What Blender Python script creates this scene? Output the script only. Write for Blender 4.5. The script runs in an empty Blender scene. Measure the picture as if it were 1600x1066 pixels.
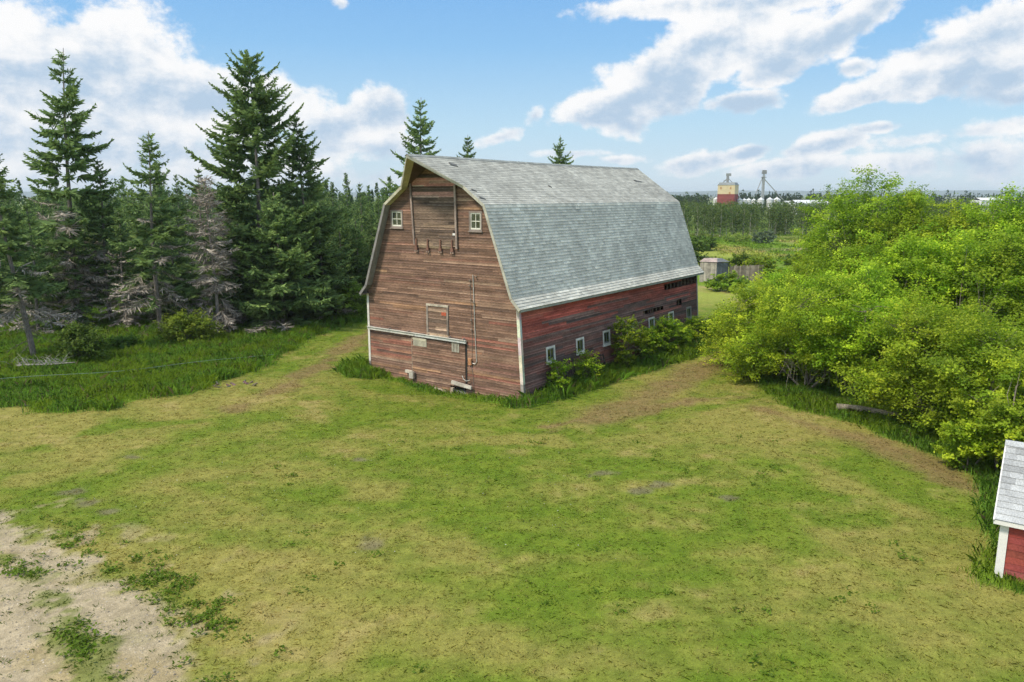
import bpy, math, random
import numpy as np
from mathutils import Vector, Matrix

S = bpy.context.scene
COL = S.collection
rad = math.radians

# ------------------------------------------------------------------ camera
F, P, H = 1195.5, 0.1879, 10.357
cam_d = bpy.data.cameras.new("camera")
cam_d.sensor_width = 36.0
cam_d.lens = F * 36.0 / 1600.0
cam_d.clip_start, cam_d.clip_end = 0.5, 60000.0
cam = bpy.data.objects.new("camera", cam_d)
COL.objects.link(cam)
cam.location = (0, 0, H)
cam.rotation_euler = (math.pi / 2 - P, 0, 0)
S.camera = cam


def ray(px, py):
    u = (px - 800) / F
    v = (533 - py) / F
    return np.array([u, math.cos(P) + v * math.sin(P), -math.sin(P) + v * math.cos(P)])


def G(px, py, z=0.0):
    d = ray(px, py)
    t = (z - H) / d[2]
    return float(d[0] * t), float(d[1] * t)


def topz(py, Y):
    d = ray(800, py)
    return H + d[2] * Y / d[1]


def xat(px, py, Y):
    d = ray(px, py)
    return float(d[0] * Y / d[1])


# barn placement, found from its corners
W, L = 11.0, 22.58
BX, BY, YAW = 0.4908, 37.8996, 0.6275
CB, SB = math.cos(YAW), math.sin(YAW)


def B2W(X, Y):
    return BX + (X - W) * CB + Y * SB, BY - (X - W) * SB + Y * CB


def W2B(x, y):
    dx, dy = x - BX, y - BY
    return dx * CB - dy * SB + W, dx * SB + dy * CB


# ------------------------------------------------------------------ noise
_rt = np.random.RandomState(7).rand(512, 512).astype(np.float64)


def vnoise(x, y):
    xi = np.floor(x).astype(np.int64)
    yi = np.floor(y).astype(np.int64)
    fx, fy = x - xi, y - yi
    fx = fx * fx * (3 - 2 * fx)
    fy = fy * fy * (3 - 2 * fy)
    a = _rt[xi & 511, yi & 511]
    b = _rt[(xi + 1) & 511, yi & 511]
    c = _rt[xi & 511, (yi + 1) & 511]
    d = _rt[(xi + 1) & 511, (yi + 1) & 511]
    return (a * (1 - fx) + b * fx) * (1 - fy) + (c * (1 - fx) + d * fx) * fy


def fbm(x, y, s, o=4, seed=0.0):
    r = np.zeros_like(x, dtype=np.float64)
    amp, tot = 1.0, 0.0
    for k in range(o):
        f = 2.03 ** k / s
        r += amp * vnoise(x * f + 17.3 * k + seed * 3.7, y * f + 9.1 * k + seed * 5.3)
        tot += amp
        amp *= 0.55
    return r / tot


def sst(a, b, x):
    t = np.clip((x - a) / (b - a), 0, 1)
    return t * t * (3 - 2 * t)


def poly_sd(x, y, poly):
    """signed distance, negative inside"""
    d = np.full(x.shape, 1e18)
    ins = np.zeros(x.shape, bool)
    n = len(poly)
    for i in range(n):
        ax, ay = poly[i]
        bx, by = poly[(i + 1) % n]
        ex, ey = bx - ax, by - ay
        wx, wy = x - ax, y - ay
        t = np.clip((wx * ex + wy * ey) / max(ex * ex + ey * ey, 1e-9), 0, 1)
        d = np.minimum(d, (wx - ex * t) ** 2 + (wy - ey * t) ** 2)
        c = (ay > y) != (by > y)
        with np.errstate(divide='ignore', invalid='ignore'):
            xx = ex * (y - ay) / (ey if ey != 0 else 1e-9) + ax
        ins ^= c & (x < xx)
    d = np.sqrt(d)
    return np.where(ins, -d, d)


def line_d(x, y, pts):
    d = np.full(x.shape, 1e18)
    for i in range(len(pts) - 1):
        ax, ay = pts[i]
        bx, by = pts[i + 1]
        ex, ey = bx - ax, by - ay
        t = np.clip(((x - ax) * ex + (y - ay) * ey) / max(ex * ex + ey * ey, 1e-9), 0, 1)
        d = np.minimum(d, (x - ax - ex * t) ** 2 + (y - ay - ey * t) ** 2)
    return np.sqrt(d)


# ------------------------------------------------------------------ object helpers
def tag(o, label=None, cat=None, group=None, kind=None):
    if label: o["label"] = label
    if cat: o["category"] = cat
    if group: o["group"] = group
    if kind: o["kind"] = kind
    return o


def thing(name, label, cat, loc=(0, 0, 0), rz=0.0, group=None):
    o = bpy.data.objects.new(name, None)
    COL.objects.link(o)
    o.empty_display_size = 0.5
    o.location = loc
    o.rotation_euler = (0, 0, rz)
    return tag(o, label, cat, group)


def mesh_np(name, V, Fc, mat, C=None, parent=None, smooth=False):
    """V (n,3), Fc (m,k) one face size, C (n,3) linear colours per vertex"""
    V = np.ascontiguousarray(V, dtype=np.float32)
    Fc = np.ascontiguousarray(Fc, dtype=np.int32)
    me = bpy.data.meshes.new(name)
    m, k = Fc.shape
    me.vertices.add(len(V))
    me.vertices.foreach_set("co", V.ravel())
    me.loops.add(m * k)
    me.loops.foreach_set("vertex_index", Fc.ravel())
    me.polygons.add(m)
    me.polygons.foreach_set("loop_start", np.arange(0, m * k, k, dtype=np.int32))
    me.polygons.foreach_set("loop_total", np.full(m, k, dtype=np.int32))
    if smooth:
        me.polygons.foreach_set("use_smooth", np.ones(m, dtype=bool))
    if C is not None:
        ca = me.color_attributes.new("Col", 'FLOAT_COLOR', 'POINT')
        c4 = np.ones((len(V), 4), np.float32)
        c4[:, :3] = C
        ca.data.foreach_set("color", c4.ravel())
    me.materials.append(mat)
    me.update(calc_edges=True)
    me.validate()
    o = bpy.data.objects.new(name, me)
    COL.objects.link(o)
    if parent is not None:
        o.parent = parent
    return o


class MB:
    """collects quads (triangles are quads with a repeated corner) with a colour each"""

    def __init__(self, col=(0.5, 0.5, 0.5)):
        self.v, self.f, self.c, self.col = [], [], [], col

    def quad(self, a, b, c, d, col=None):
        n = len(self.v)
        self.v += [tuple(a), tuple(b), tuple(c), tuple(d)]
        self.f.append((n, n + 1, n + 2, n + 3))
        self.c += [col or self.col] * 4

    def tri(self, a, b, c, col=None):
        n = len(self.v)
        self.v += [tuple(a), tuple(b), tuple(c)]
        self.f.append((n, n + 1, n + 2))
        self.c += [col or self.col] * 3

    def box(self, x0, x1, y0, y1, z0, z1, col=None):
        p = [(x, y, z) for z in (z0, z1) for y in (y0, y1) for x in (x0, x1)]
        for q in ((0, 2, 3, 1), (4, 5, 7, 6), (0, 1, 5, 4), (1, 3, 7, 5), (3, 2, 6, 7), (2, 0, 4, 6)):
            self.quad(*[p[i] for i in q], col=col)

    def beam(self, p0, p1, w, h, up=(0, 0, 1), col=None, taper=1.0):
        p0, p1, up = Vector(p0), Vector(p1), Vector(up)
        d = (p1 - p0).normalized()
        s = d.cross(up)
        if s.length < 1e-4:
            s = d.cross(Vector((1, 0, 0)))
        s.normalize()
        u = s.cross(d).normalized()
        q = []
        for p, k in ((p0, 1.0), (p1, taper)):
            for a, b in ((-1, -1), (1, -1), (1, 1), (-1, 1)):
                q.append(p + s * (a * w / 2 * k) + u * (b * h / 2 * k))
        for i in range(4):
            j = (i + 1) % 4
            self.quad(q[i], q[j], q[4 + j], q[4 + i], col)
        self.quad(q[3], q[2], q[1], q[0], col)
        self.quad(q[4], q[5], q[6], q[7], col)

    def tube(self, pts, r0, r1=None, n=8, col=None, cap=True):
        r1 = r0 if r1 is None else r1
        pts = [Vector(p) for p in pts]
        rings = []
        m = len(pts)
        side = None
        for i, p in enumerate(pts):
            d = (pts[min(i + 1, m - 1)] - pts[max(i - 1, 0)]).normalized()
            if side is None:
                side = d.cross(Vector((0, 0, 1)) if abs(d.z) < 0.9 else Vector((1, 0, 0)))
            side = (side - d * side.dot(d)).normalized()
            t = d.cross(side)
            r = r0 + (r1 - r0) * i / max(m - 1, 1)
            rings.append([p + (side * math.cos(a) + t * math.sin(a)) * r for a in [2 * math.pi * k / n for k in range(n)]])
        for i in range(m - 1):
            for k in range(n):
                j = (k + 1) % n
                self.quad(rings[i][k], rings[i][j], rings[i + 1][j], rings[i + 1][k], col)
        if cap:
            for rg, fl in ((rings[0], True), (rings[-1], False)):
                c = sum(rg, Vector()) / n
                for k in range(n):
                    j = (k + 1) % n
                    if fl: self.tri(c, rg[j], rg[k], col)
                    else: self.tri(c, rg[k], rg[j], col)

    def build(self, name, mat, parent=None, smooth=False, weld=False):
        me = bpy.data.meshes.new(name)
        me.from_pydata(self.v, [], self.f)
        ca = me.color_attributes.new("Col", 'FLOAT_COLOR', 'POINT')
        c4 = np.ones((len(self.v), 4), np.float32)
        c4[:, :3] = np.array(self.c, np.float32)
        ca.data.foreach_set("color", c4.ravel())
        me.materials.append(mat)
        if weld:
            import bmesh
            bm = bmesh.new(); bm.from_mesh(me)
            bmesh.ops.remove_doubles(bm, verts=bm.verts, dist=1e-4)
            bm.to_mesh(me); bm.free()
        if smooth:
            me.polygons.foreach_set("use_smooth", np.ones(len(me.polygons), bool))
        me.update()
        o = bpy.data.objects.new(name, me)
        COL.objects.link(o)
        if parent is not None:
            o.parent = parent
        return o


def copy_tree(o, parent=None):
    c = o.copy()
    COL.objects.link(c)
    if parent is not None:
        c.parent = parent
    for ch in list(o.children):
        copy_tree(ch, c)
    return c


# ------------------------------------------------------------------ materials
def new_mat(name):
    m = bpy.data.materials.new(name)
    m.use_nodes = True
    nt = m.node_tree
    nt.nodes.clear()
    return m, nt, nt.nodes, nt.links


def N(nt, typ, **kw):
    n = nt.nodes.new(typ)
    for k, v in kw.items():
        if k == 'ins':
            for kk, vv in v.items():
                if isinstance(vv, bpy.types.NodeSocket):
                    nt.links.new(vv, n.inputs[kk])
                else:
                    n.inputs[kk].default_value = vv
        else:
            setattr(n, k, v)
    return n


def math_n(nt, op, a, b=None, c=None, clamp=False):
    n = nt.nodes.new('ShaderNodeMath')
    n.operation = op
    n.use_clamp = clamp
    for i, v in enumerate((a, b, c)):
        if v is None: continue
        if isinstance(v, bpy.types.NodeSocket): nt.links.new(v, n.inputs[i])
        else: n.inputs[i].default_value = v
    return n.outputs[0]


def maprange(nt, v, a, b, c, d, smooth=True):
    n = nt.nodes.new('ShaderNodeMapRange')
    n.interpolation_type = 'SMOOTHSTEP' if smooth else 'LINEAR'
    nt.links.new(v, n.inputs['Value'])
    for k, x in (('From Min', a), ('From Max', b), ('To Min', c), ('To Max', d)):
        n.inputs[k].default_value = x
    return n.outputs['Result']


def attr_mat(name, rough=0.85, scale=(3, 3, 3), amount=0.35, fine=(40, 40, 40), fine_amount=0.25, bump=0.0, bump_dist=0.01, spec=0.25, metallic=0.0):
    """the mesh's own colours, broken up by coarse and fine noise in object space"""
    m, nt, nd, lk = new_mat(name)
    out = N(nt, 'ShaderNodeOutputMaterial')
    p = N(nt, 'ShaderNodeBsdfPrincipled')
    p.inputs['Roughness'].default_value = rough
    p.inputs['Specular IOR Level'].default_value = spec
    p.inputs['Metallic'].default_value = metallic
    lk.new(p.outputs[0], out.inputs[0])
    at = N(nt, 'ShaderNodeAttribute', attribute_name='Col')
    tc = N(nt, 'ShaderNodeTexCoord')
    mp = N(nt, 'ShaderNodeMapping', ins={'Vector': tc.outputs['Object'], 'Scale': scale})
    n1 = N(nt, 'ShaderNodeTexNoise', ins={'Vector': mp.outputs[0], 'Scale': 1.0, 'Detail': 4.0, 'Roughness': 0.6})
    mp2 = N(nt, 'ShaderNodeMapping', ins={'Vector': tc.outputs['Object'], 'Scale': fine})
    n2 = N(nt, 'ShaderNodeTexNoise', ins={'Vector': mp2.outputs[0], 'Scale': 1.0, 'Detail': 3.0, 'Roughness': 0.6})
    a = maprange(nt, n1.outputs['Fac'], 0.3, 0.7, 1 - amount, 1 + amount)
    b = maprange(nt, n2.outputs['Fac'], 0.3, 0.7, 1 - fine_amount, 1 + fine_amount)
    f = math_n(nt, 'MULTIPLY', a, b)
    mx = N(nt, 'ShaderNodeVectorMath', operation='SCALE')
    lk.new(at.outputs['Color'], mx.inputs[0])
    lk.new(f, mx.inputs['Scale'])
    lk.new(mx.outputs[0], p.inputs['Base Color'])
    if bump:
        bp = N(nt, 'ShaderNodeBump', ins={'Strength': bump, 'Distance': bump_dist, 'Height': n2.outputs['Fac']})
        lk.new(bp.outputs[0], p.inputs['Normal'])
    return m


def leaf_mat(name, transl=0.3, rough=0.6, spec=0.2):
    m, nt, nd, lk = new_mat(name)
    out = N(nt, 'ShaderNodeOutputMaterial')
    at = N(nt, 'ShaderNodeAttribute', attribute_name='Col')
    p = N(nt, 'ShaderNodeBsdfPrincipled')
    p.inputs['Roughness'].default_value = rough
    p.inputs['Specular IOR Level'].default_value = spec
    t = N(nt, 'ShaderNodeBsdfTranslucent')
    mx = N(nt, 'ShaderNodeMixShader')
    mx.inputs[0].default_value = transl
    oi = N(nt, 'ShaderNodeObjectInfo')
    k = maprange(nt, oi.outputs['Random'], 0, 1, 0.86, 1.14, smooth=False)
    sc = N(nt, 'ShaderNodeVectorMath', operation='SCALE')
    lk.new(at.outputs['Color'], sc.inputs[0]); lk.new(k, sc.inputs['Scale'])
    lk.new(sc.outputs[0], p.inputs['Base Color'])
    lk.new(sc.outputs[0], t.inputs['Color'])
    lk.new(p.outputs[0], mx.inputs[1]); lk.new(t.outputs[0], mx.inputs[2])
    lk.new(mx.outputs[0], out.inputs[0])
    return m


M = {}
M['siding'] = attr_mat('weathered_siding', 0.85, (0.7, 0.7, 3.0), 0.30, (6, 6, 60), 0.34, 0.5, 0.006)
M['wood'] = attr_mat('bare_wood', 0.85, (2, 2, 2), 0.3, (30, 30, 30), 0.3, 0.3, 0.005)
M['paint'] = attr_mat('old_paint', 0.6, (2, 2, 2), 0.18, (25, 25, 25), 0.18, 0.2, 0.004)
M['clean_paint'] = attr_mat('fresh_paint', 0.45, (1.5, 1.5, 1.5), 0.05, (20, 20, 20), 0.05)
M['shingle'] = attr_mat('asphalt_shingle', 0.9, (0.5, 0.5, 0.5), 0.16, (30, 30, 30), 0.22, 0.4, 0.006)
M['metal'] = attr_mat('galvanised_metal', 0.45, (3, 3, 3), 0.2, (20, 20, 20), 0.2, 0.0, 0.0, 0.5, 0.4)
M['rust'] = attr_mat('rusty_iron', 0.8, (6, 6, 6), 0.4, (40, 40, 40), 0.3)
M['bark'] = attr_mat('bark', 0.95, (3, 3, 0.8), 0.3, (18, 18, 5), 0.4, 0.6, 0.02)
M['leaf'] = leaf_mat('broad_leaf', 0.48)
M['needle'] = leaf_mat('spruce_needle', 0.30, 0.7, 0.15)
M['grass'] = leaf_mat('grass_blade', 0.3)
M['twig'] = attr_mat('dead_twig', 0.95, (1, 1, 1), 0.2, (5, 5, 5), 0.2)
M['plain'] = attr_mat('far_surface', 0.8, (0.2, 0.2, 0.2), 0.1, (2, 2, 2), 0.1)


def glass_mat():
    m, nt, nd, lk = new_mat('window_glass')
    out = N(nt, 'ShaderNodeOutputMaterial')
    p = N(nt, 'ShaderNodeBsdfPrincipled')
    tc = N(nt, 'ShaderNodeTexCoord')
    n1 = N(nt, 'ShaderNodeTexNoise', ins={'Vector': tc.outputs['Object'], 'Scale': 3.0, 'Detail': 3.0})
    cr = N(nt, 'ShaderNodeMixRGB')
    cr.inputs[1].default_value = (0.008, 0.012, 0.012, 1)
    cr.inputs[2].default_value = (0.05, 0.06, 0.055, 1)
    lk.new(maprange(nt, n1.outputs['Fac'], 0.35, 0.7, 0, 1), cr.inputs[0])
    lk.new(cr.outputs[0], p.inputs['Base Color'])
    p.inputs['Roughness'].default_value = 0.08
    p.inputs['IOR'].default_value = 2.3
    bp = N(nt, 'ShaderNodeBump', ins={'Strength': 0.15, 'Distance': 0.02, 'Height': n1.outputs['Fac']})
    lk.new(bp.outputs[0], p.inputs['Normal'])
    lk.new(p.outputs[0], out.inputs[0])
    return m


M['glass'] = glass_mat()

# ------------------------------------------------------------------ ground regions (all traced on the ground plane)
gp = lambda pts: [G(*p) for p in pts]
ROAD = gp([(-260, 700), (-80, 768), (0, 800), (50, 832), (110, 862), (165, 900), (225, 918), (268, 948), (292, 1000), (305, 1066), (330, 1200), (-400, 1200)])
ROAD_STRIP = gp([(-60, 850), (10, 880), (60, 905), (85, 930), (112, 960), (122, 1000), (128, 1030), (150, 1100)])
TALL_L = gp([(-200, 636), (0, 636), (90, 642), (170, 640), (250, 622), (330, 602), (395, 580), (440, 556), (478, 532), (525, 512), (575, 494), (590, 470), (560, 430), (200, 400), (-300, 400)])
BARN_FL = [B2W(-1.6, -0.4), B2W(-0.5, -1.6), B2W(1.0, -1.0), B2W(1.6, -0.2), B2W(1.4, 0.2), B2W(-0.6, 0.5)]
BARN_FRONT = [B2W(1.5, -0.6), B2W(6, -0.75), B2W(11.5, -0.8), B2W(11.5, 0.1), B2W(1.5, 0.1)]
BARN_SIDE = [B2W(10.6, -1.3), B2W(12.0, -1.1), B2W(12.6, 3), B2W(13.1, 8), B2W(13.7, 14), B2W(14.6, 20), B2W(16.5, 27), B2W(11, 27), B2W(11, 0)]
TALL_R = gp([(1140, 548), (1185, 560), (1190, 606), (1230, 634), (1330, 662), (1400, 690), (1480, 722), (1525, 750), (1540, 790), (1536, 840), (1520, 880), (1530, 908), (1640, 935), (1800, 900), (1700, 500), (1200, 480)])
LAWN = gp([(-300, 640), (-300, 1500), (1900, 1500), (1900, 900), (1640, 935), (1530, 908), (1540, 790), (1525, 750), (1400, 690), (1230, 634), (1190, 606), (1140, 540), (1100, 560), (830, 645), (560, 600), (590, 500), (560, 500), (395, 580), (250, 622), (0, 636)])
BROWN_PATHS = [
    (gp([(370, 640), (430, 612), (500, 570), (560, 528), (600, 505)]), 0.8),
    (gp([(920, 660), (985, 632), (1050, 600), (1100, 575), (1150, 556)]), 1.2),
    (gp([(1190, 640), (1290, 672), (1370, 690), (1450, 725), (1520, 765)]), 1.0),
    (gp([(860, 668), (930, 650), (1000, 640), (1090, 625), (1180, 618)]), 0.5),
]
YELLOW = [
    (gp([(220, 760), (300, 740), (400, 735), (520, 750), (600, 770)]), 1.0),
    (gp([(640, 700), (740, 690), (860, 690)]), 0.8),
    (gp([(60, 745), (130, 730), (200, 705)]), 0.9),
    (gp([(1000, 690), (1100, 660), (1200, 700), (1330, 760), (1420, 800)]), 0.9),
    (gp([(560, 850), (640, 830), (760, 880)]), 0.8),
    (gp([(1300, 840), (1400, 880), (1550, 960)]), 1.2),
    (gp([(430, 900), (560, 960), (700, 1000), (860, 1020)]), 0.8),
]
GREEN = [
    (gp([(40, 790), (130, 765), (200, 735), (260, 700), (330, 672), (420, 655)]), 1.5),
    (gp([(340, 705), (420, 690), (520, 662), (600, 645), (680, 640)]), 2.0),
    (gp([(960, 720), (1080, 760), (1180, 800), (1240, 860)]), 0.9),
    (gp([(1090, 640), (1170, 625), (1210, 612)]), 0.7),
    (gp([(60, 700), (180, 668), (300, 660)]), 0.6),
]
BARE = [(110, 769, 0.25), (140, 786, 0.3), (212, 716, 0.3), (1000, 768, 0.35), (1034, 761, 0.35), (938, 742, 0.3), (560, 720, 0.2), (580, 852, 0.3), (170, 800, .2), (1135, 780, .2)]


def terrain(x, y):
    X, Y = W2B(x, y)
    dip = -0.26 * np.exp(-((X - 6.2) / 2.6) ** 2 - ((Y + 0.4) / 2.2) ** 2)
    near = np.exp(-(np.hypot(x, y - 35) / 60) ** 4)
    b = (fbm(x, y, 9.0, 3, 3) - 0.5) * 0.22 * near
    inb = np.maximum(np.maximum(-X, X - W), np.maximum(-Y, Y - L))
    b *= sst(-0.5, 3.0, inb)
    return dip + b


def T(x, y):
    return float(terrain(np.array([x]), np.array([y]))[0])


def mixc(c, d, t):
    return c * (1 - t[:, None]) + np.array(d)[None, :] * t[:, None]


def masks(x, y):
    wob = (fbm(x, y, 2.2, 4, 1) - 0.5)
    wob2 = (fbm(x, y, 0.7, 3, 2) - 0.5) + 0.7 * (fbm(x, y, 0.22, 2, 5) - 0.5)
    m = {}
    m['road'] = sst(0.35, -0.45, poly_sd(x, y, ROAD) + wob * 0.9 + wob2 * 1.3)
    strip = line_d(x, y, ROAD_STRIP)
    m['strip'] = sst(0.46, 0.12, strip + wob * 0.9 + wob2 * 1.3) * m['road']
    sd = poly_sd(x, y, TALL_L)
    m['tall_l'] = sst(0.3, -0.5, sd + wob * 2.0 + wob2 * 1.6)
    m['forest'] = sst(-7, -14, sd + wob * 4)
    m['fl'] = sst(0.15, -0.2, poly_sd(x, y, BARN_FL) + wob * 0.8)
    m['front'] = sst(0.2, -0.2, poly_sd(x, y, BARN_FRONT) + wob * 1.2)
    m['side'] = sst(0.2, -0.3, poly_sd(x, y, BARN_SIDE) + wob * 1.0)
    m['tall_r'] = sst(0.2, -0.3, poly_sd(x, y, TALL_R) + wob * 1.0)
    m['tall'] = np.maximum.reduce([m['tall_l'], m['fl'], m['front'] * 0.7, m['side'], m['tall_r']])
    m['lawn'] = sst(1.0, -1.0, poly_sd(x, y, LAWN))
    return m


def ground_color(x, y):
    m = masks(x, y)
    n = len(x)
    big = fbm(x, y, 7.0, 4, 11)
    mid = fbm(x * 0.8 + y * 0.35, y * 1.1 - x * 0.3, 1.9, 4, 12)
    sml = fbm(x, y, 0.5, 3, 13)
    # mown sweeps: faint arcs round a point beyond the barn
    rr = np.hypot(x - 2, y - 52)
    an = np.arctan2(x - 2, 52 - y)
    sweep = fbm(rr + 2.5 * (big - 0.5), an * 9.0, 1.1, 3, 14)
    green = np.array([0.102, 0.154, 0.014])
    c = np.tile(green, (n, 1))
    c = mixc(c, (0.130, 0.176, 0.018), sst(0.35, 0.7, sml))
    yl = sst(0.37, 0.66, big * 0.46 + mid * 0.22 + sml * 0.08 + sweep * 0.25)
    for pts, w in YELLOW:
        yl = np.maximum(yl, 0.85 * sst(w * 1.3, 0.0, line_d(x, y, pts) + (mid - 0.5) * 3.0))
    for pts, w in GREEN:
        yl *= 1 - 0.9 * sst(w * 1.3, 0.1, line_d(x, y, pts) + (mid - 0.5) * 2.0)
    c = mixc(c, (0.248, 0.215, 0.060), yl * 0.85)
    tan = sst(0.60, 0.74, mid * 0.62 + sml * 0.38) * (0.3 + 0.7 * yl)
    c = mixc(c, (0.320, 0.250, 0.105), tan * 0.45)
    br = np.zeros(n)
    for pts, w in BROWN_PATHS:
        br = np.maximum(br, sst(w * 1.4, w * 0.2, line_d(x, y, pts) + (mid - 0.5) * 2.2 + (sml - 0.5) * 0.9))
    c = mixc(c, (0.200, 0.134, 0.064), br * (0.58 + 0.36 * sml))
    bare = np.zeros(n)
    for px, py, r in BARE:
        gx, gy = G(px, py)
        bare = np.maximum(bare, sst(r * 1.5, r * 0.5, np.hypot((x - gx) * 0.7, y - gy) + (sml - 0.5) * r * 2.2))
    c = mixc(c, (0.155, 0.130, 0.085), bare * 0.7)
    # dark tufts
    dk = sst(0.66, 0.78, fbm(x, y, 0.38, 2, 15))
    c = mixc(c, (0.055, 0.090, 0.01), dk * 0.22)
    # tall grass soil
    c = mixc(c, (0.115, 0.200, 0.018), m['tall'] * 0.92)
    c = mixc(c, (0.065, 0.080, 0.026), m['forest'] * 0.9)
    # road
    rc = np.tile(np.array([0.315, 0.260, 0.170]), (n, 1))
    rc = mixc(rc, (0.37, 0.305, 0.205), sst(0.45, 0.7, sml))
    rc = mixc(rc, (0.28, 0.215, 0.10), sst(0.5, 0.72, mid) * 0.6)
    rc = mixc(rc, (0.11, 0.145, 0.018), m['strip'] * 0.75)
    speck = sst(0.60, 0.72, fbm(x, y, 0.9, 3, 21)) * 0.15
    rc = mixc(rc, (0.20, 0.21, 0.06), speck)
    c = c * (1 - m['road'][:, None]) + rc * m['road'][:, None]
    # gravelly fringe at the road's edge
    fr = sst(0.62, 0.75, fbm(x, y, 0.8, 3, 22)) * sst(3.2, 0.5, poly_sd(x, y, ROAD)) * (1 - m['road'])
    c = mixc(c, (0.30, 0.24, 0.145), fr * 0.85)
    # meadow and fields beyond the yard
    far = sst(66, 82, y) * (1 - sst(10, -4, poly_sd(x, y, TALL_L)))
    mb = fbm(x * 0.7, y * 0.35, 9.0, 4, 31)
    ms = fbm(x, y * 0.4, 3.0, 3, 32)
    mc = np.tile(np.array([0.125, 0.205, 0.020]), (n, 1))
    mc = mixc(mc, (0.24, 0.275, 0.05), sst(0.42, 0.62, mb))
    mc = mixc(mc, (0.29, 0.235, 0.10), sst(0.56, 0.70, ms) * sst(0.4, 0.6, mb) * 0.8)
    mc = mixc(mc, (0.27, 0.225, 0.14), sst(6, 1, np.abs(y - 150 - 0.2 * (x - 60) + 8 * (ms - .5))) * sst(38, 60, x) * 0.8)
    mc = mixc(mc, (0.085, 0.15, 0.022), sst(172, 190, y) * 0.6)
    c = c * (1 - far[:, None]) + mc * far[:, None]
    ff = sst(260, 420, y)
    fc = np.tile(np.array([0.16, 0.20, 0.06]), (n, 1))
    fc = mixc(fc, (0.30, 0.28, 0.12), sst(0.5, 0.6, fbm(x, y, 700.0, 2, 41)))
    fc = mixc(fc, (0.05, 0.08, 0.03), sst(0.55, 0.62, fbm(x, y, 420.0, 2, 43)))
    c = c * (1 - ff[:, None]) + fc * ff[:, None]
    return c, m


def axis(dense0, dense1, step, far0, far1, g=1.22):
    a = list(np.arange(dense0, dense1 + 1e-6, step))
    s, v = step, dense1
    while v < far1:
        s *= g
        v += s
        a.append(v)
    s, v = step, dense0
    pre = []
    while v > far0:
        s *= g
        v -= s
        pre.append(v)
    return np.array(pre[::-1] + a)


def build_ground():
    xs = axis(-30, 26, 0.14, -14000, 14000)
    ys1 = np.arange(13.2, 66, 0.14)
    ys2 = [ys1[-1]]
    s = 0.14
    while ys2[-1] < 14000:
        s = min(s * 1.04, max(s, 0.6)) if ys2[-1] < 240 else s * 1.2
        ys2.append(ys2[-1] + s)
    pre = []
    v, s = 13.2, 0.14
    while v > -14000:
        s *= 1.25
        v -= s
        pre.append(v)
    ys = np.array(pre[::-1] + list(ys1) + ys2[1:])
    Xg, Yg = np.meshgrid(xs, ys)
    x, y = Xg.ravel(), Yg.ravel()
    z = terrain(x, y)
    C, m = ground_color(x, y)
    z = z - 0.03 * m['road'] + 0.03 * m['strip']
    nx, ny = len(xs), len(ys)
    i = np.arange(nx * ny).reshape(ny, nx)
    Fc = np.stack([i[:-1, :-1].ravel(), i[:-1, 1:].ravel(), i[1:, 1:].ravel(), i[1:, :-1].ravel()], 1)
    m_, nt, nd, lk = new_mat('ground_turf')
    out = N(nt, 'ShaderNodeOutputMaterial')
    p = N(nt, 'ShaderNodeBsdfPrincipled')
    p.inputs['Roughness'].default_value = 0.95
    p.inputs['Specular IOR Level'].default_value = 0.1
    lk.new(p.outputs[0], out.inputs[0])
    at = N(nt, 'ShaderNodeAttribute', attribute_name='Col')
    tc = N(nt, 'ShaderNodeTexCoord')
    n1 = N(nt, 'ShaderNodeTexNoise', ins={'Vector': tc.outputs['Object'], 'Scale': 9.0, 'Detail': 6.0, 'Roughness': 0.72})
    n2 = N(nt, 'ShaderNodeTexNoise', ins={'Vector': tc.outputs['Object'], 'Scale': 2.1, 'Detail': 5.0, 'Roughness': 0.65})
    f = math_n(nt, 'MULTIPLY', maprange(nt, n1.outputs['Fac'], 0.28, 0.72, 0.80, 1.20), maprange(nt, n2.outputs['Fac'], 0.3, 0.7, 0.85, 1.15))
    n3 = N(nt, 'ShaderNodeTexNoise', ins={'Vector': tc.outputs['Object'], 'Scale': 42.0, 'Detail': 3.0, 'Roughness': 0.7})
    f = math_n(nt, 'MULTIPLY', f, maprange(nt, n3.outputs['Fac'], 0.3, 0.7, 0.72, 1.28))
    sc = N(nt, 'ShaderNodeVectorMath', operation='SCALE')
    lk.new(at.outputs['Color'], sc.inputs[0]); lk.new(f, sc.inputs['Scale'])
    lk.new(sc.outputs[0], p.inputs['Base Color'])
    bp = N(nt, 'ShaderNodeBump', ins={'Strength': 0.45, 'Distance': 0.05, 'Height': n1.outputs['Fac']})
    lk.new(bp.outputs[0], p.inputs['Normal'])
    o = mesh_np('ground', np.stack([x, y, z], 1), Fc, m_, C, smooth=True)
    tag(o, kind='structure')


build_ground()

# hills on the far horizon
def build_hills():
    n = 140
    a = np.linspace(rad(-60), rad(60), n)
    h1 = 18 + 55 * fbm(a * 9, a * 0 + 2, 1.0, 4, 51)
    V, Fq, C = [], [], []
    for k, (R0, hs) in enumerate(((7200, 0.0), (7700, 1.0), (8600, 0.9), (9400, 0.0))):
        for i in range(n):
            V.append((R0 * math.sin(a[i]), R0 * math.cos(a[i]), h1[i] * hs - 3))
            C.append((0.06, 0.09, 0.05))
    for k in range(3):
        for i in range(n - 1):
            b = k * n + i
            Fq.append((b, b + 1, b + n + 1, b + n))
    o = mesh_np('hills', np.array(V), np.array(Fq), M['plain'], np.array(C), smooth=True)
    tag(o, kind='structure')


build_hills()

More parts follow.
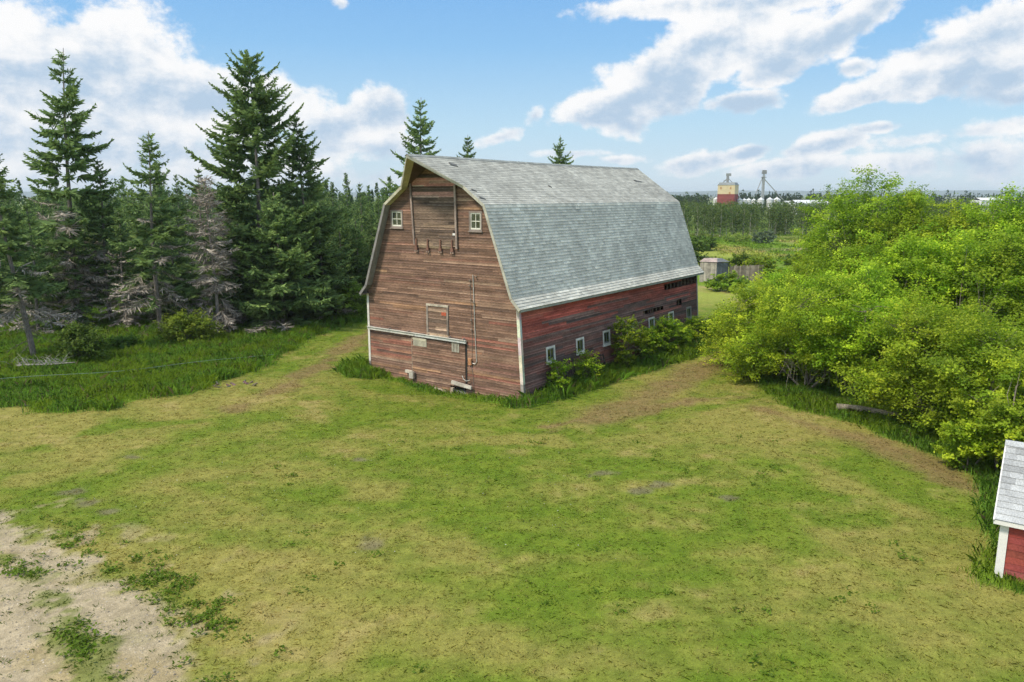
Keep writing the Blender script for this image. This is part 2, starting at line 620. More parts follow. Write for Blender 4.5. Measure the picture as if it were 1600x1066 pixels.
# ------------------------------------------------------------------ grass
def blades(name, x, y, per, hmin, hmax, wid, spread, colfn, lean=0.5, seed=1, parent=None, zoff=0.0):
    r = np.random.RandomState(seed)
    n = len(x)
    X = np.repeat(x, per) + r.normal(0, spread, n * per)
    Y = np.repeat(y, per) + r.normal(0, spread, n * per)
    Z = terrain(X, Y) - 0.02 + zoff
    hscale = np.repeat(r.uniform(0.65, 1.2, n) * ((0.68 + 0.55 * sst(0.3, 0.7, fbm(x, y, 1.1, 3, 17))) if hmax > 0.2 else 1.0), per)
    h = r.uniform(hmin, hmax, n * per) * hscale
    az = r.uniform(0, 2 * np.pi, n * per)
    ln = np.abs(r.normal(0, lean, n * per)) * h
    w = wid * r.uniform(0.6, 1.3, n * per)
    ax, ay = np.cos(az), np.sin(az)
    sx, sy = -ay, ax
    base = np.stack([X, Y, Z], 1)
    mid = base + np.stack([ax * ln * 0.35, ay * ln * 0.35, h * 0.6], 1)
    tip = base + np.stack([ax * ln, ay * ln, h * np.clip(1 - 0.25 * ln / h, .3, 1)], 1)
    sv = np.stack([sx * w / 2, sy * w / 2, sx * 0], 1)
    V = np.stack([base - sv, base + sv, mid + sv * 0.8, tip, mid - sv * 0.8], 1).reshape(-1, 3)
    m = n * per
    b = np.arange(m) * 5
    # quad + tip triangle as a 5-gon
    Fc = np.stack([b, b + 1, b + 2, b + 3, b + 4], 1)
    C = np.repeat(colfn(X, Y, r), 5, 0)
    o = mesh_np(name, V, Fc, M['grass'], C, parent)
    return o


def scatter(x0, x1, y0, y1, dens, seed):
    r = np.random.RandomState(seed)
    n = int((x1 - x0) * (y1 - y0) * dens)
    return r.uniform(x0, x1, n), r.uniform(y0, y1, n), r


def in_frame(x, y, mpx=60):
    v = (y * math.sin(-P) * -1)
    fw = y * math.cos(P) + H * math.sin(P)
    up = y * math.sin(P) - H * math.cos(P)
    px = 800 + F * x / fw
    py = 533 - F * up / fw
    return (px > -mpx) & (px < 1600 + mpx) & (py < 1066 + mpx)


def build_grass():
    # mown lawn: short tufts, denser where the turf is green
    x, y, r = scatter(-24, 24, 14, 62, 52, 3)
    k = in_frame(x, y)
    x, y = x[k], y[k]
    X, Y = W2B(x, y)
    inside = (X > -0.1) & (X < W + 0.2) & (Y > -0.1) & (Y < L)
    C, m = ground_color(x, y)
    dist = np.hypot(x, y)
    keep = (~inside) & (m['tall'] < 0.5) & (r.rand(len(x)) < (1 - m['road'] * 0.93 + m['strip'] * 0.7) * np.clip(26 / dist, 0.25, 1.0))
    x, y = x[keep], y[keep]

    def lc(X, Y, r):
        c, m = ground_color(X, Y)
        j = r.uniform(1.25, 2.1, len(X))[:, None]
        c = c * j
        yel = (r.rand(len(X)) < 0.2)
        c[yel] = c[yel] * 0.5 + np.array([0.40, 0.34, 0.12]) * 0.5
        c[m['road'] > 0.5] = np.array([0.10, 0.15, 0.018])
        return c
    o = blades('lawn_grass', x, y, 5, 0.030, 0.080, 0.017, 0.06, lc, 1.3, 5)
    tag(o, 'short mown lawn grass spread over the open farmyard', 'grass', kind='stuff')

    def tc(X, Y, r):
        g = np.array([0.180, 0.340, 0.040])
        t = fbm(X, Y, 1.6, 3, 61)
        c = np.tile(g, (len(X), 1)) * r.uniform(0.65, 1.35, len(X))[:, None]
        c = mixc(c, (0.26, 0.39, 0.03), sst(0.42, 0.66, t) * 0.8)
        sd = r.rand(len(X)) < 0.05
        c[sd] = np.array([0.24, 0.22, 0.10])
        return c

    def tall(name, label, x0, x1, y0, y1, dens, key, hmin, hmax, seed, per=6, wid=0.035):
        x, y, r = scatter(x0, x1, y0, y1, dens, seed)
        k = in_frame(x, y, 80)
        x, y = x[k], y[k]
        mk = masks(x, y)
        X, Y = W2B(x, y)
        inside = (X > -0.02) & (X < W + 0.2) & (Y > -0.02) & (Y < L)
        k = (mk[key] > 0.5 - 0.45 * r.rand(len(x)) ** 2) & (~inside) & (r.rand(len(x)) < np.where(mk['forest'] > 0.6, 0.25, 1.0))
        o = blades(name, x[k], y[k], per, hmin, hmax, wid, 0.17, tc, 0.38, seed + 1)
        tag(o, label, 'tall grass', kind='stuff')
    tall('meadow_grass', 'tall dark green meadow grass in front of the spruce trees', -52, -8, 34, 75, 26, 'tall_l', 0.30, 0.64, 21, 10, 0.026)
    tall('corner_grass', 'tuft of long bright grass at the barn corner away from the tracks', -14, -4, 36, 50, 70, 'fl', 0.4, 0.8, 22, 9, 0.020)
    tall('front_grass', 'fringe of uncut grass along the foot of the barn gable', -10, 3, 34, 50, 40, 'front', 0.12, 0.34, 23, 8, 0.016)
    tall('side_grass', 'strip of tall grass along the red side wall of the barn', -1, 22, 34, 68, 34, 'side', 0.35, 0.72, 24, 8, 0.020)
    tall('edge_grass', 'tall grass at the foot of the maple thicket and shed', 10, 22, 17, 56, 46, 'tall_r', 0.18, 0.42, 25, 8, 0.014)

    x, y, r = scatter(30, 92, 76, 205, 1.1, 91)
    k = in_frame(x, y, 20) & (r.rand(len(x)) < sst(0.3, 0.6, fbm(x, y * 0.5, 6.0, 3, 93)))
    x, y = x[k], y[k]

    def mcf(X, Y, r):
        c, m = ground_color(X, Y)
        return c * r.uniform(1.0, 2.0, len(X))[:, None]
    o = blades('field_grass', x, y, 7, 0.25, 0.55, 0.12, 0.5, mcf, 1.0, 94)
    tag(o, 'rough grass of the open field between barn and poplar belt', 'tall grass', kind='stuff')

    # leafy weeds on the track and along its edge
    r = np.random.RandomState(31)
    xs, ys = [], []
    pts = ROAD_STRIP
    for i in range(len(pts) - 1):
        for _ in range(18):
            t = r.rand()
            xs.append(pts[i][0] + (pts[i + 1][0] - pts[i][0]) * t + r.normal(0, 0.2)); ys.append(pts[i][1] + (pts[i + 1][1] - pts[i][1]) * t + r.normal(0, 0.22))
    edge = gp([(90, 822), (170, 880), (240, 905), (300, 930), (340, 985), (370, 1066)])
    for i in range(len(edge) - 1):
        for _ in range(45):
            t = r.rand()
            xs.append(edge[i][0] + (edge[i + 1][0] - edge[i][0]) * t + r.normal(0, 0.6)); ys.append(edge[i][1] + (edge[i + 1][1] - edge[i][1]) * t + r.normal(0, 0.45))
    for _ in range(260):
        xs.append(r.uniform(-10, 12)); ys.append(r.uniform(15, 32))
    xs, ys = np.array(xs), np.array(ys)
    k = vnoise(xs * 1.3 + 5, ys * 1.3) > 0.42
    k[-260:] = vnoise(xs[-260:] * 0.9, ys[-260:] * 0.9) > 0.66
    xs, ys = xs[k], ys[k]
    per = 16
    n = len(xs) * per
    X = np.repeat(xs, per) + r.normal(0, 0.10, n)
    Y = np.repeat(ys, per) + r.normal(0, 0.10, n)
    Z = terrain(X, Y) + r.uniform(0.01, 0.10, n)
    c = np.stack([X, Y, Z], 1)
    V, Fq = leaf_quads(c, r, 0.07, 0.14, 0.55, up=1.2)
    base = np.array([0.125, 0.205, 0.016])
    C = np.repeat(base[None, :] * r.uniform(0.65, 1.45, n)[:, None], 4, 0)
    o = mesh_np('weeds', V, Fq, M['leaf'], C)
    tag(o, 'low leafy weed clumps along the dirt track and lawn', 'weeds', kind='stuff')
    # loose stones on the track
    r = np.random.RandomState(55)
    n = 9000
    X = r.uniform(-17, -5, n); Y = r.uniform(14.5, 25, n)
    mk = masks(X, Y)
    k = (mk['road'] > 0.4) & (mk['strip'] < 0.5) & in_frame(X, Y)
    X, Y = X[k], Y[k]
    n = len(X)
    a = r.uniform(0, 6.28, n); sz = r.uniform(0.010, 0.034, n) * (r.rand(n) ** 1.5 + 0.45)
    Z = terrain(X, Y) - 0.03
    ringv = []
    for q in range(4):
        aa = a + q * 1.571 + r.uniform(-0.3, 0.3, n)
        ringv.append(np.stack([X + np.cos(aa) * sz, Y + np.sin(aa) * sz, Z], 1))
    top = np.stack([X, Y, Z + sz * 0.8], 1)
    V = np.stack(ringv + [top], 1).reshape(-1, 3)
    b = np.arange(n) * 5
    Fq = np.concatenate([np.stack([b + i, b + (i + 1) % 4, b + 4], 1) for i in range(4)])
    C = np.array([0.30, 0.26, 0.20])[None] * r.uniform(0.5, 1.3, n)[:, None]
    o = mesh_np('gravel', V, Fq, M['wood'], np.repeat(C, 5, 0))
    tag(o, 'loose pale stones on the bare dirt track', 'gravel', kind='stuff')
    # pale flower heads and clover dots
    r = np.random.RandomState(77)
    n = 260
    X = r.uniform(-15, 3, n); Y = r.uniform(20, 36, n)
    k = masks(X, Y)['road'] < 0.3
    X, Y = X[k], Y[k]
    n = len(X)
    c = np.stack([X, Y, terrain(X, Y) + 0.09], 1)
    V, Fq = leaf_quads(c, r, 0.03, 0.05, 0.9, up=3)
    o = mesh_np('clover_flowers', V, Fq, M['leaf'], np.repeat(np.array([[0.7, 0.7, 0.6]]) * r.uniform(.7, 1.1, n)[:, None], 4, 0))
    tag(o, 'tiny white clover flowers dotted in the lawn', 'flowers', kind='stuff')


def leaf_quads(c, r, smin, smax, ratio, up=1.0, out=None, outw=0.0):
    """diamond leaves at points c with normals scattered about up (and out)"""
    n = len(c)
    nm = r.normal(0, 1, (n, 3))
    nm /= np.linalg.norm(nm, axis=1)[:, None] + 1e-9
    nm[:, 2] += up
    if out is not None:
        nm += out * outw
    nm /= np.linalg.norm(nm, axis=1)[:, None] + 1e-9
    a = r.normal(0, 1, (n, 3))
    a -= nm * (a * nm).sum(1)[:, None]
    a /= np.linalg.norm(a, axis=1)[:, None] + 1e-9
    b = np.cross(nm, a)
    s = r.uniform(smin, smax, n)[:, None]
    w = s * ratio
    V = np.stack([c - a * s * 0.5, c + b * w * 0.5 + a * s * 0.05, c + a * s * 0.5 - nm * s * 0.12, c - b * w * 0.5 + a * s * 0.05], 1).reshape(-1, 3)
    Fq = np.arange(n * 4).reshape(n, 4)
    return V, Fq


build_grass()

# ------------------------------------------------------------------ barn
rng = random.Random(5)
ZR, ZK, XK = 12.38, 9.905, 1.982          # ridge, knee height, knee inset
EO, ZE = 0.23, 4.79                        # eave tip beyond the wall line, and its height
FLX, FLZ = 0.28, 5.30                      # where the flare starts
OH, HD, XJ = 0.44, 2.2, 1.32                # verge overhang, hood reach, hood foot inset from the knee
PROF = [(-EO, ZE), (FLX, FLZ), (XK, ZK), (W / 2, ZR)]


def xr(z):  # the right wall leans out towards its foot
    return W + 0.15 - 0.35 * min(max(z, -0.4), 4.8) / 4.8


def prof_x(z):
    for (x0, z0), (x1, z1) in zip(PROF, PROF[1:]):
        if z <= z1:
            return x0 + (x1 - x0) * (z - z0) / (z1 - z0)
    return W / 2


def front_range(z):
    a = max(0.0, prof_x(z) + 0.05) if z > ZE else 0.0
    b = min(xr(z), W - prof_x(z) - 0.05) if z > ZE else xr(z)
    return a, b


def pick(pal):
    t = rng.random() * sum(p[0] for p in pal)
    for w, c in pal:
        t -= w
        if t <= 0:
            break
    k = rng.uniform(0.88, 1.13) * 1.12
    if pal is BROWN or pal is DARKB:
        c = tuple(v * 0.68 + w * 0.32 for v, w in zip(c, (0.180, 0.102, 0.069)))
    return tuple(v * k for v in c)


def siding(mb, to3, rangefn, z0, z1, expo, colfn, holes=(), lip=0.024, maxlen=(2.6, 6.0), jag=0.012, worn=(0.92, 1.7)):
    """lapped boards. to3(u, z, d): point at u along the wall, height z, d proud of it"""
    z = z0
    row = 0
    while z < z1 - 1e-4:
        zt = min(z + expo, z1)
        a0, b0 = rangefn(z)
        a1, b1 = rangefn(zt)
        if b0 - a0 > 0.05:
            cuts = [a0]
            u = a0 + rng.uniform(0.4, maxlen[1])
            while u < b0 - 0.3:
                cuts.append(u)
                u += rng.uniform(*maxlen)
            cuts.append(b0)
            pieces = []
            for i in range(len(cuts) - 1):
                pieces.append((cuts[i], cuts[i + 1], colfn((cuts[i] + cuts[i + 1]) / 2, (z + zt) / 2, i + row * 7)))
            for (hx0, hx1, hz0, hz1) in holes:
                if hz0 < zt - 0.02 and hz1 > z + 0.02:
                    np_ = []
                    for (p0, p1, c) in pieces:
                        if hx1 <= p0 or hx0 >= p1:
                            np_.append((p0, p1, c))
                        else:
                            if hx0 > p0: np_.append((p0, hx0, c))
                            if hx1 < p1: np_.append((hx1, p1, c))
                    pieces = np_
            f = lambda u: a1 + (u - a0) / (b0 - a0) * (b1 - a1)
            for p0, p1, c in pieces:
                j0, j1 = rng.uniform(-jag, jag), rng.uniform(-jag, jag)
                lp = lip * rng.uniform(0.7, 1.25)
                zb0, zb1 = z - 0.004 + j0, z - 0.004 + j1
                wear = rng.uniform(*worn)
                ze = min(z + expo * rng.uniform(0.16, 0.34), zt)
                te = (ze - z) / (zt - z)
                ge = lambda u: u + (f(u) - u) * te
                de = lp + (0.003 - lp) * te
                wc = tuple(min(0.6, v * wear + (wear - 1) * 0.03) for v in c)
                mb.quad(to3(p0, zb0, lp), to3(p1, zb1, lp), to3(ge(p1), ze + j1, de), to3(ge(p0), ze + j0, de), wc)
                mb.quad(to3(ge(p0), ze + j0, de), to3(ge(p1), ze + j1, de), to3(f(p1), zt + 0.012, 0.003), to3(f(p0), zt + 0.012, 0.003), c)
                mb.quad(to3(p0, zb0, 0.0), to3(p1, zb1, 0.0), to3(p1, zb1, lp), to3(p0, zb0, lp), c)
        z = zt
        row += 1


FX, FY = B2W(0, 0)
barn = thing('barn', 'large weathered gambrel barn with grey shingled roof and fading red siding', 'barn', (FX, FY, 0), -YAW)

BROWN = [(4, (0.135, 0.083, 0.060)), (3, (0.165, 0.102, 0.072)), (3, (0.110, 0.068, 0.052)), (1.0, (0.210, 0.140, 0.100)), (1.0, (0.160, 0.084, 0.060)), (0.7, (0.215, 0.125, 0.072)), (0.3, (0.28, 0.20, 0.15))]
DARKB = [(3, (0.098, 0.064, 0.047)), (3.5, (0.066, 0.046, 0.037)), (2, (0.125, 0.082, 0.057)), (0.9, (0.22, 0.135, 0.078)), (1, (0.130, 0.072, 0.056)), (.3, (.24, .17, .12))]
REDB = [(3, (0.200, 0.086, 0.062)), (2, (0.165, 0.090, 0.068)), (1.5, (0.250, 0.130, 0.085)), (1, (0.12, 0.07, 0.055))]


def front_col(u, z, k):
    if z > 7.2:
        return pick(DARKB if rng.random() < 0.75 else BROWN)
    if z < 2.7 and u < 3.6:
        return pick(REDB if rng.random() < 0.6 else BROWN)
    return pick(BROWN if rng.random() < 0.8 else (DARKB if z > 4 else REDB))


f3 = lambda u, z, d: (u, -d, z)
mb = MB()
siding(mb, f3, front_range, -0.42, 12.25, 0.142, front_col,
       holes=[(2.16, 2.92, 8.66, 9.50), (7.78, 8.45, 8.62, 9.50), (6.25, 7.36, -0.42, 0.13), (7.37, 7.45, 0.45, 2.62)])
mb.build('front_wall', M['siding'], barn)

# right side wall
RED_UP = [(3, (0.290, 0.066, 0.050)), (2, (0.265, 0.066, 0.052)), (1, (0.30, 0.090, 0.070))]
RED_LO = [(4, (0.132, 0.070, 0.062)), (4, (0.110, 0.068, 0.062)), (2, (0.080, 0.056, 0.053)), (2, (0.150, 0.092, 0.083)), (1.5, (0.150, 0.062, 0.053)), (.5, (0.20, 0.155, 0.14))]


def side_col(u, z, k):
    e = (z - 2.9 + 0.3 * math.sin(u * 0.4)) / 1.3
    p = 0.10 + 0.90 * min(max(e, 0), 1) ** 1.3
    if rng.random() < p:
        q = min(max(e + rng.uniform(-0.25, 0.25), 0), 1)
        a, b = pick([(3, (0.175, 0.068, 0.056)), (2, (0.150, 0.070, 0.060))]), pick(RED_UP)
        return tuple(x * (1 - q) + y * q for x, y in zip(a, b))
    return pick(RED_LO)


r3 = lambda u, z, d: (xr(z) + d, u, z)
SIDE_WIN = [(2.22 + 3.05 * k, 3.08 + 3.05 * k) for k in range(7)]
holes = [(a + 0.08, b - 0.08, 1.66, 2.36) for a, b in SIDE_WIN]
holes += [(16.97, 19.85, 4.10, 4.42), (19.85, 22.62, 4.12, 4.70), (18.9, 19.75, 2.84, 3.04)]
u = 12.6
while u < 19.2:
    w = rng.uniform(0.4, 1.4)
    if rng.random() < 0.6:
        holes.append((u, u + w, 2.84, 2.84 + rng.uniform(0.05, 0.12)))
    u += w + rng.uniform(0.02, 0.15)
mb = MB()
siding(mb, r3, lambda z: (0.0, L), -0.25, 4.80, 0.142, side_col, holes=holes, worn=(0.9, 1.7))
mb.build('side_wall', M['siding'], barn)
l3 = lambda u, z, d: (-d, L - u, z)
mb = MB()
siding(mb, l3, lambda z: (0.0, L), -0.25, 4.80, 0.2, side_col, lip=0.02)
mb.build('side_wall', M['siding'], barn)
bk = lambda u, z, d: (W - u, L + d, z)
mb = MB()
siding(mb, bk, lambda z: (max(0, W - front_range(z)[1]), W - front_range(z)[0]), -0.25, 12.2, 0.2, front_col, lip=0.02)
mb.build('back_wall', M['siding'], barn)

# studs seen through the missing boards, floor of the loft and dark inside
mb = MB((0.16, 0.11, 0.075))
for k in range(38):
    y = 0.3 + k * 0.6
    mb.beam((xr(0) - 0.12, y, 0), (xr(4.7) - 0.12, y, 4.7), 0.05, 0.1, up=(0, 1, 0))
mb.beam((xr(4.7) - 0.12, 0.1, 4.72), (xr(4.7) - 0.12, L - 0.1, 4.72), 0.1, 0.1)
mb.build('wall_studs', M['wood'], barn)
mb = MB((0.10, 0.07, 0.05))
mb.box(0.2, W - 0.4, 0.2, L - 0.2, 3.3, 3.42)
mb.build('loft_floor', M['wood'], barn)
mb = MB((0.26, 0.25, 0.23))
mb.box(0.03, W + 0.10, 0.02, 0.25, -0.6, -0.05)
mb.box(W - 0.15, W + 0.13, 0.25, L, -0.6, -0.02)
mb.build('foundation', M['wood'], barn)

# corner boards
WH = (0.60, 0.58, 0.53)
mb = MB(WH)
mb.box(-0.045, 0.11, -0.045, -0.028, 0.75, 4.78)
mb.box(-0.045, -0.028, -0.028, 0.11, 0.75, 4.78)
mb.box(-0.045, 0.11, -0.044, -0.028, -0.2, 0.75, (0.22, 0.20, 0.18))
mb.build('corner_board', M['paint'], barn)
mb = MB(WH)
zz = [-0.35, 0.4, 0.9, 1.5, 2.4, 3.3, 4.2, 4.80]
for z0, z1 in zip(zz, zz[1:]):
    c = (0.30, 0.28, 0.26) if z1 < 1.0 else tuple(v * rng.uniform(0.85, 1.1) for v in WH)
    c2 = tuple(v * rng.uniform(0.6, 0.95) for v in WH) if z1 > 1 else (0.2, 0.19, 0.18)  # side face coloured greyer than the front, its shade put into the paint
    x0, x1 = xr(z0), xr(z1)
    a, b = [(x0 - 0.13, -0.05, z0), (x0 + 0.05, -0.05, z0)], [(x1 - 0.13, -0.05, z1), (x1 + 0.05, -0.05, z1)]
    mb.quad(a[0], a[1], b[1], b[0], c)
    mb.quad(a[1], (x0 + 0.05, 0.12, z0), (x1 + 0.05, 0.12, z1), b[1], c2)
    mb.quad((x0 - 0.13, -0.02, z0), a[0], b[0], (x1 - 0.13, -0.02, z1), c)
    mb.quad((x0 + 0.05, 0.12, z0), (x0 + 0.02, 0.12, z0), (x1 + 0.02, 0.12, z1), (x1 + 0.05, 0.12, z1), c)
mb.build('corner_board', M['paint'], barn)
mb = MB((0.33, 0.31, 0.29))
mb.beam((xr(0) + 0.03, L - 0.05, -0.1), (xr(4.8) + 0.03, L - 0.05, 4.8), 0.14, 0.05, up=(1, 0, 0))
mb.build('corner_board', M['paint'], barn)

# roof
def hood_y(X):
    a, b = XK + XJ, W - XK - XJ
    if a < X < b:
        return -OH - (HD - OH) * (1 - abs(X - W / 2) / (W / 2 - a))
    return -OH


def sag(X, Y):
    t = max(0.0, 1 - abs(X - W / 2) / 3.6)
    return -0.05 * t * math.sin(math.pi * min(max(Y / L, 0), 1)) ** 1.0


def mirror(p, side):
    return p if side == 0 else (W - p[0], p[1])


roof = MB((0.25, 0.26, 0.25))
deck = MB((0.20, 0.17, 0.13))
soff = MB((0.52, 0.47, 0.30))
rake = MB((0.50, 0.48, 0.42))
for side in (0, 1):
    pr = [mirror(p, side) for p in PROF]
    for si, (p0, p1) in enumerate(zip(pr, pr[1:])):
        dx, dz = p1[0] - p0[0], p1[1] - p0[1]
        ln = math.hypot(dx, dz)
        nx, nz = -dz / ln, dx / ln
        if nz < 0:
            nx, nz = -nx, -nz
        expo = 0.175
        rows = max(1, round(ln / expo))
        upper = si == 2
        for rI in range(rows):
            t0, t1 = rI / rows, (rI + 1) / rows
            A, Bp = (p0[0] + dx * t0, p0[1] + dz * t0), (p0[0] + dx * t1, p0[1] + dz * t1)
            ya, yb = hood_y(A[0]), hood_y(Bp[0])
            yend = L + OH
            y = ya + rng.uniform(0.1, 0.35)
            cuts = [ya]
            while y < yend - 0.15:
                cuts.append(y)
                y += rng.uniform(0.24, 0.40)
            cuts.append(yend)
            rt = rng.uniform(0.95, 1.05)
            for c0, c1 in zip(cuts, cuts[1:]):
                # the top edge of a course follows the verge
                e0 = yb if c0 == ya else max(c0, yb)
                e1 = max(c1, yb + 0.01)
                k = rng.choice((0.86, 0.92, 0.97, 1.0, 1.03, 1.08, 1.16)) * rt * rng.uniform(0.95, 1.05)
                if upper:
                    col = (0.395 * k, 0.390 * k, 0.352 * k)
                else:
                    col = (0.500 * k, 0.492 * k, 0.440 * k)
                lp = (0.012 if upper else 0.022) + rng.uniform(0, 0.008)
                s0, s1 = sag(A[0], c0), sag(A[0], c1)
                u0, u1 = sag(Bp[0], e0), sag(Bp[0], e1)
                q = [(A[0] + nx * lp, c0, A[1] + nz * lp + s0), (A[0] + nx * lp, c1, A[1] + nz * lp + s1),
                     (Bp[0] + nx * 0.004, e1, Bp[1] + nz * 0.004 + u1), (Bp[0] + nx * 0.004, e0, Bp[1] + nz * 0.004 + u0)]
                roof.quad(*q, col=col)
                dk = tuple(v * 0.45 for v in col)
                roof.quad((A[0], c0, A[1] + s0), (A[0], c1, A[1] + s1), q[1], q[0], dk)
        # sheathing under the shingles and soffit boards under the verge
        segs = [p0, p1]
        if upper:
            xj = XK + XJ if side == 0 else W - XK - XJ
            tj = (xj - p0[0]) / dx
            segs = [p0, (xj, p0[1] + dz * tj), p1]
        for a, b in zip(segs, segs[1:]):
            th = 0.10
            for j in range(8):
                ya0, yb0 = hood_y(a[0]), hood_y(b[0])
                ua, ub = [ya0 + (L + OH - ya0) * j / 8, ya0 + (L + OH - ya0) * (j + 1) / 8], [yb0 + (L + OH - yb0) * j / 8, yb0 + (L + OH - yb0) * (j + 1) / 8]
                deck.quad((a[0], ua[0], a[1] - 0.006 + sag(a[0], ua[0])), (a[0], ua[1], a[1] - 0.006 + sag(a[0], ua[1])), (b[0], ub[1], b[1] - 0.006 + sag(b[0], ub[1])), (b[0], ub[0], b[1] - 0.006 + sag(b[0], ub[0])))
            ia, ib = (a[0] - nx * th, a[1] - nz * th), (b[0] - nx * th, b[1] - nz * th)
            if a is p0 and si == 0: ia = (a[0] - nx * th * 0.6, a[1] - nz * th * 0.6)
            if b[0] == W / 2: ib = (W / 2, b[1] - th / nz * 1.0)
            # soffit split into boards running with the slope
            ya0, yb0 = hood_y(a[0]) + 0.03, hood_y(b[0]) + 0.03
            offs = [0.0, 0.14, 0.28, 0.42, 0.56, 0.78, 1.0, 1.22, 1.44, 1.66, 1.88, 2.2]
            for o0, o1 in zip(offs, offs[1:]):
                g = lambda y0, o_: min(y0 + o_, -0.004)
                if g(ya0, o0) > -0.01 and g(yb0, o0) > -0.01: continue
                k = rng.uniform(0.88, 1.08)
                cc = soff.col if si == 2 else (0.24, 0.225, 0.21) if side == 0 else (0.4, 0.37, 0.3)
                if o0 >= 0.5: cc = (0.105, 0.066, 0.050)
                cc = tuple(v * k for v in cc)
                soff.quad((ia[0], g(ya0, o0), ia[1]), (ib[0], g(yb0, o0), ib[1]), (ib[0], g(yb0, o1) - 0.003, ib[1]), (ia[0], g(ya0, o1) - 0.003, ia[1]), cc)
            # rake boards along the verge
            h = 0.135
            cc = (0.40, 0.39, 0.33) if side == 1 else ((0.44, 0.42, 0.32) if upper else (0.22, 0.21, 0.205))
            ra = [(a[0] + nx * 0.012, a[1] + nz * 0.012), (a[0] - nx * h, a[1] - nz * h)]
            rb = [(b[0] + nx * 0.012, b[1] + nz * 0.012), (b[0] - nx * h, b[1] - nz * h)]
            if b[0] == W / 2: rb = [(W / 2, b[1] + 0.01), (W / 2, b[1] - h / nz)]
            ya0, yb0 = hood_y(a[0]), hood_y(b[0])
            o4 = []
            for off in (-0.028, 0.028):
                o4.append([(ra[0][0], ya0 + off, ra[0][1]), (ra[1][0], ya0 + off, ra[1][1]), (rb[1][0], yb0 + off, rb[1][1]), (rb[0][0], yb0 + off, rb[0][1])])
            rake.quad(*o4[0], col=cc); rake.quad(*o4[1][::-1], col=cc)
            for i in range(4):
                j = (i + 1) % 4
                rake.quad(o4[0][i], o4[1][i], o4[1][j], o4[0][j], col=cc)
            # far verge
            yy = L + OH
            rake.quad((ra[0][0], yy, ra[0][1]), (rb[0][0], yy, rb[0][1]), (rb[1][0], yy, rb[1][1]), (ra[1][0], yy, ra[1][1]), col=cc)
    # eave fascia
    e = mirror(PROF[0], side)
    s = 1 if side == 1 else -1
    rake.box(min(e[0] - 0.02 * s, e[0] - 0.05 * s), max(e[0] - 0.02 * s, e[0] - 0.05 * s), -OH + 0.03, L + OH, e[1] - 0.13, e[1] - 0.012, (0.30, 0.31, 0.28))
    deck.quad((e[0] - 0.05 * s, -OH, e[1] - 0.03), (e[0] - 0.05 * s, L + OH, e[1] - 0.03), (e[0] - 0.62 * s, L + OH, e[1] + 0.02), (e[0] - 0.62 * s, -OH, e[1] + 0.02))
roof_o = roof.build('roof', M['shingle'], barn)
deck.build('roof_deck', M['wood'], roof_o)
soff.build('soffit', M['paint'], roof_o)
rake.build('rake_trim', M['paint'], roof_o)
cap = MB((0.30, 0.31, 0.30))
y = -HD - 0.02
while y < L + OH:
    y1 = min(y + 0.3, L + OH + 0.01)
    k = rng.uniform(0.8, 1.15)
    c = (0.29 * k, 0.305 * k, 0.295 * k)
    z0 = ZR + 0.035 + sag(W / 2, y)
    for s in (-1, 1):
        cap.quad((W / 2, y, z0), (W / 2, y1, z0 - 0.008), (W / 2 + s * 0.17, y1, z0 - 0.125), (W / 2 + s * 0.17, y, z0 - 0.115), c)
    y = y1
cap.build('ridge_cap', M['shingle'], roof_o)
for (X, Y, w, l) in ((6.1, 0.35, 0.22, 0.5), (7.6, 7.5, 0.14, 0.2), (6.9, 19.8, 0.12, 1.0), (8.55, -0.25, 0.12, 0.35), (8.0, -0.2, .1, .3)):
    z = ZR - (X - W / 2) * 0.7033 + sag(X, Y)
    m1 = MB((0.13, 0.13, 0.13))
    m1.beam((X, Y, z + 0.05), (X + 0.1, Y + l, z - 0.05), w, 0.03, up=(0.573, 0, 0.82))
    m1.build('loose_shingle', M['shingle'], roof_o)

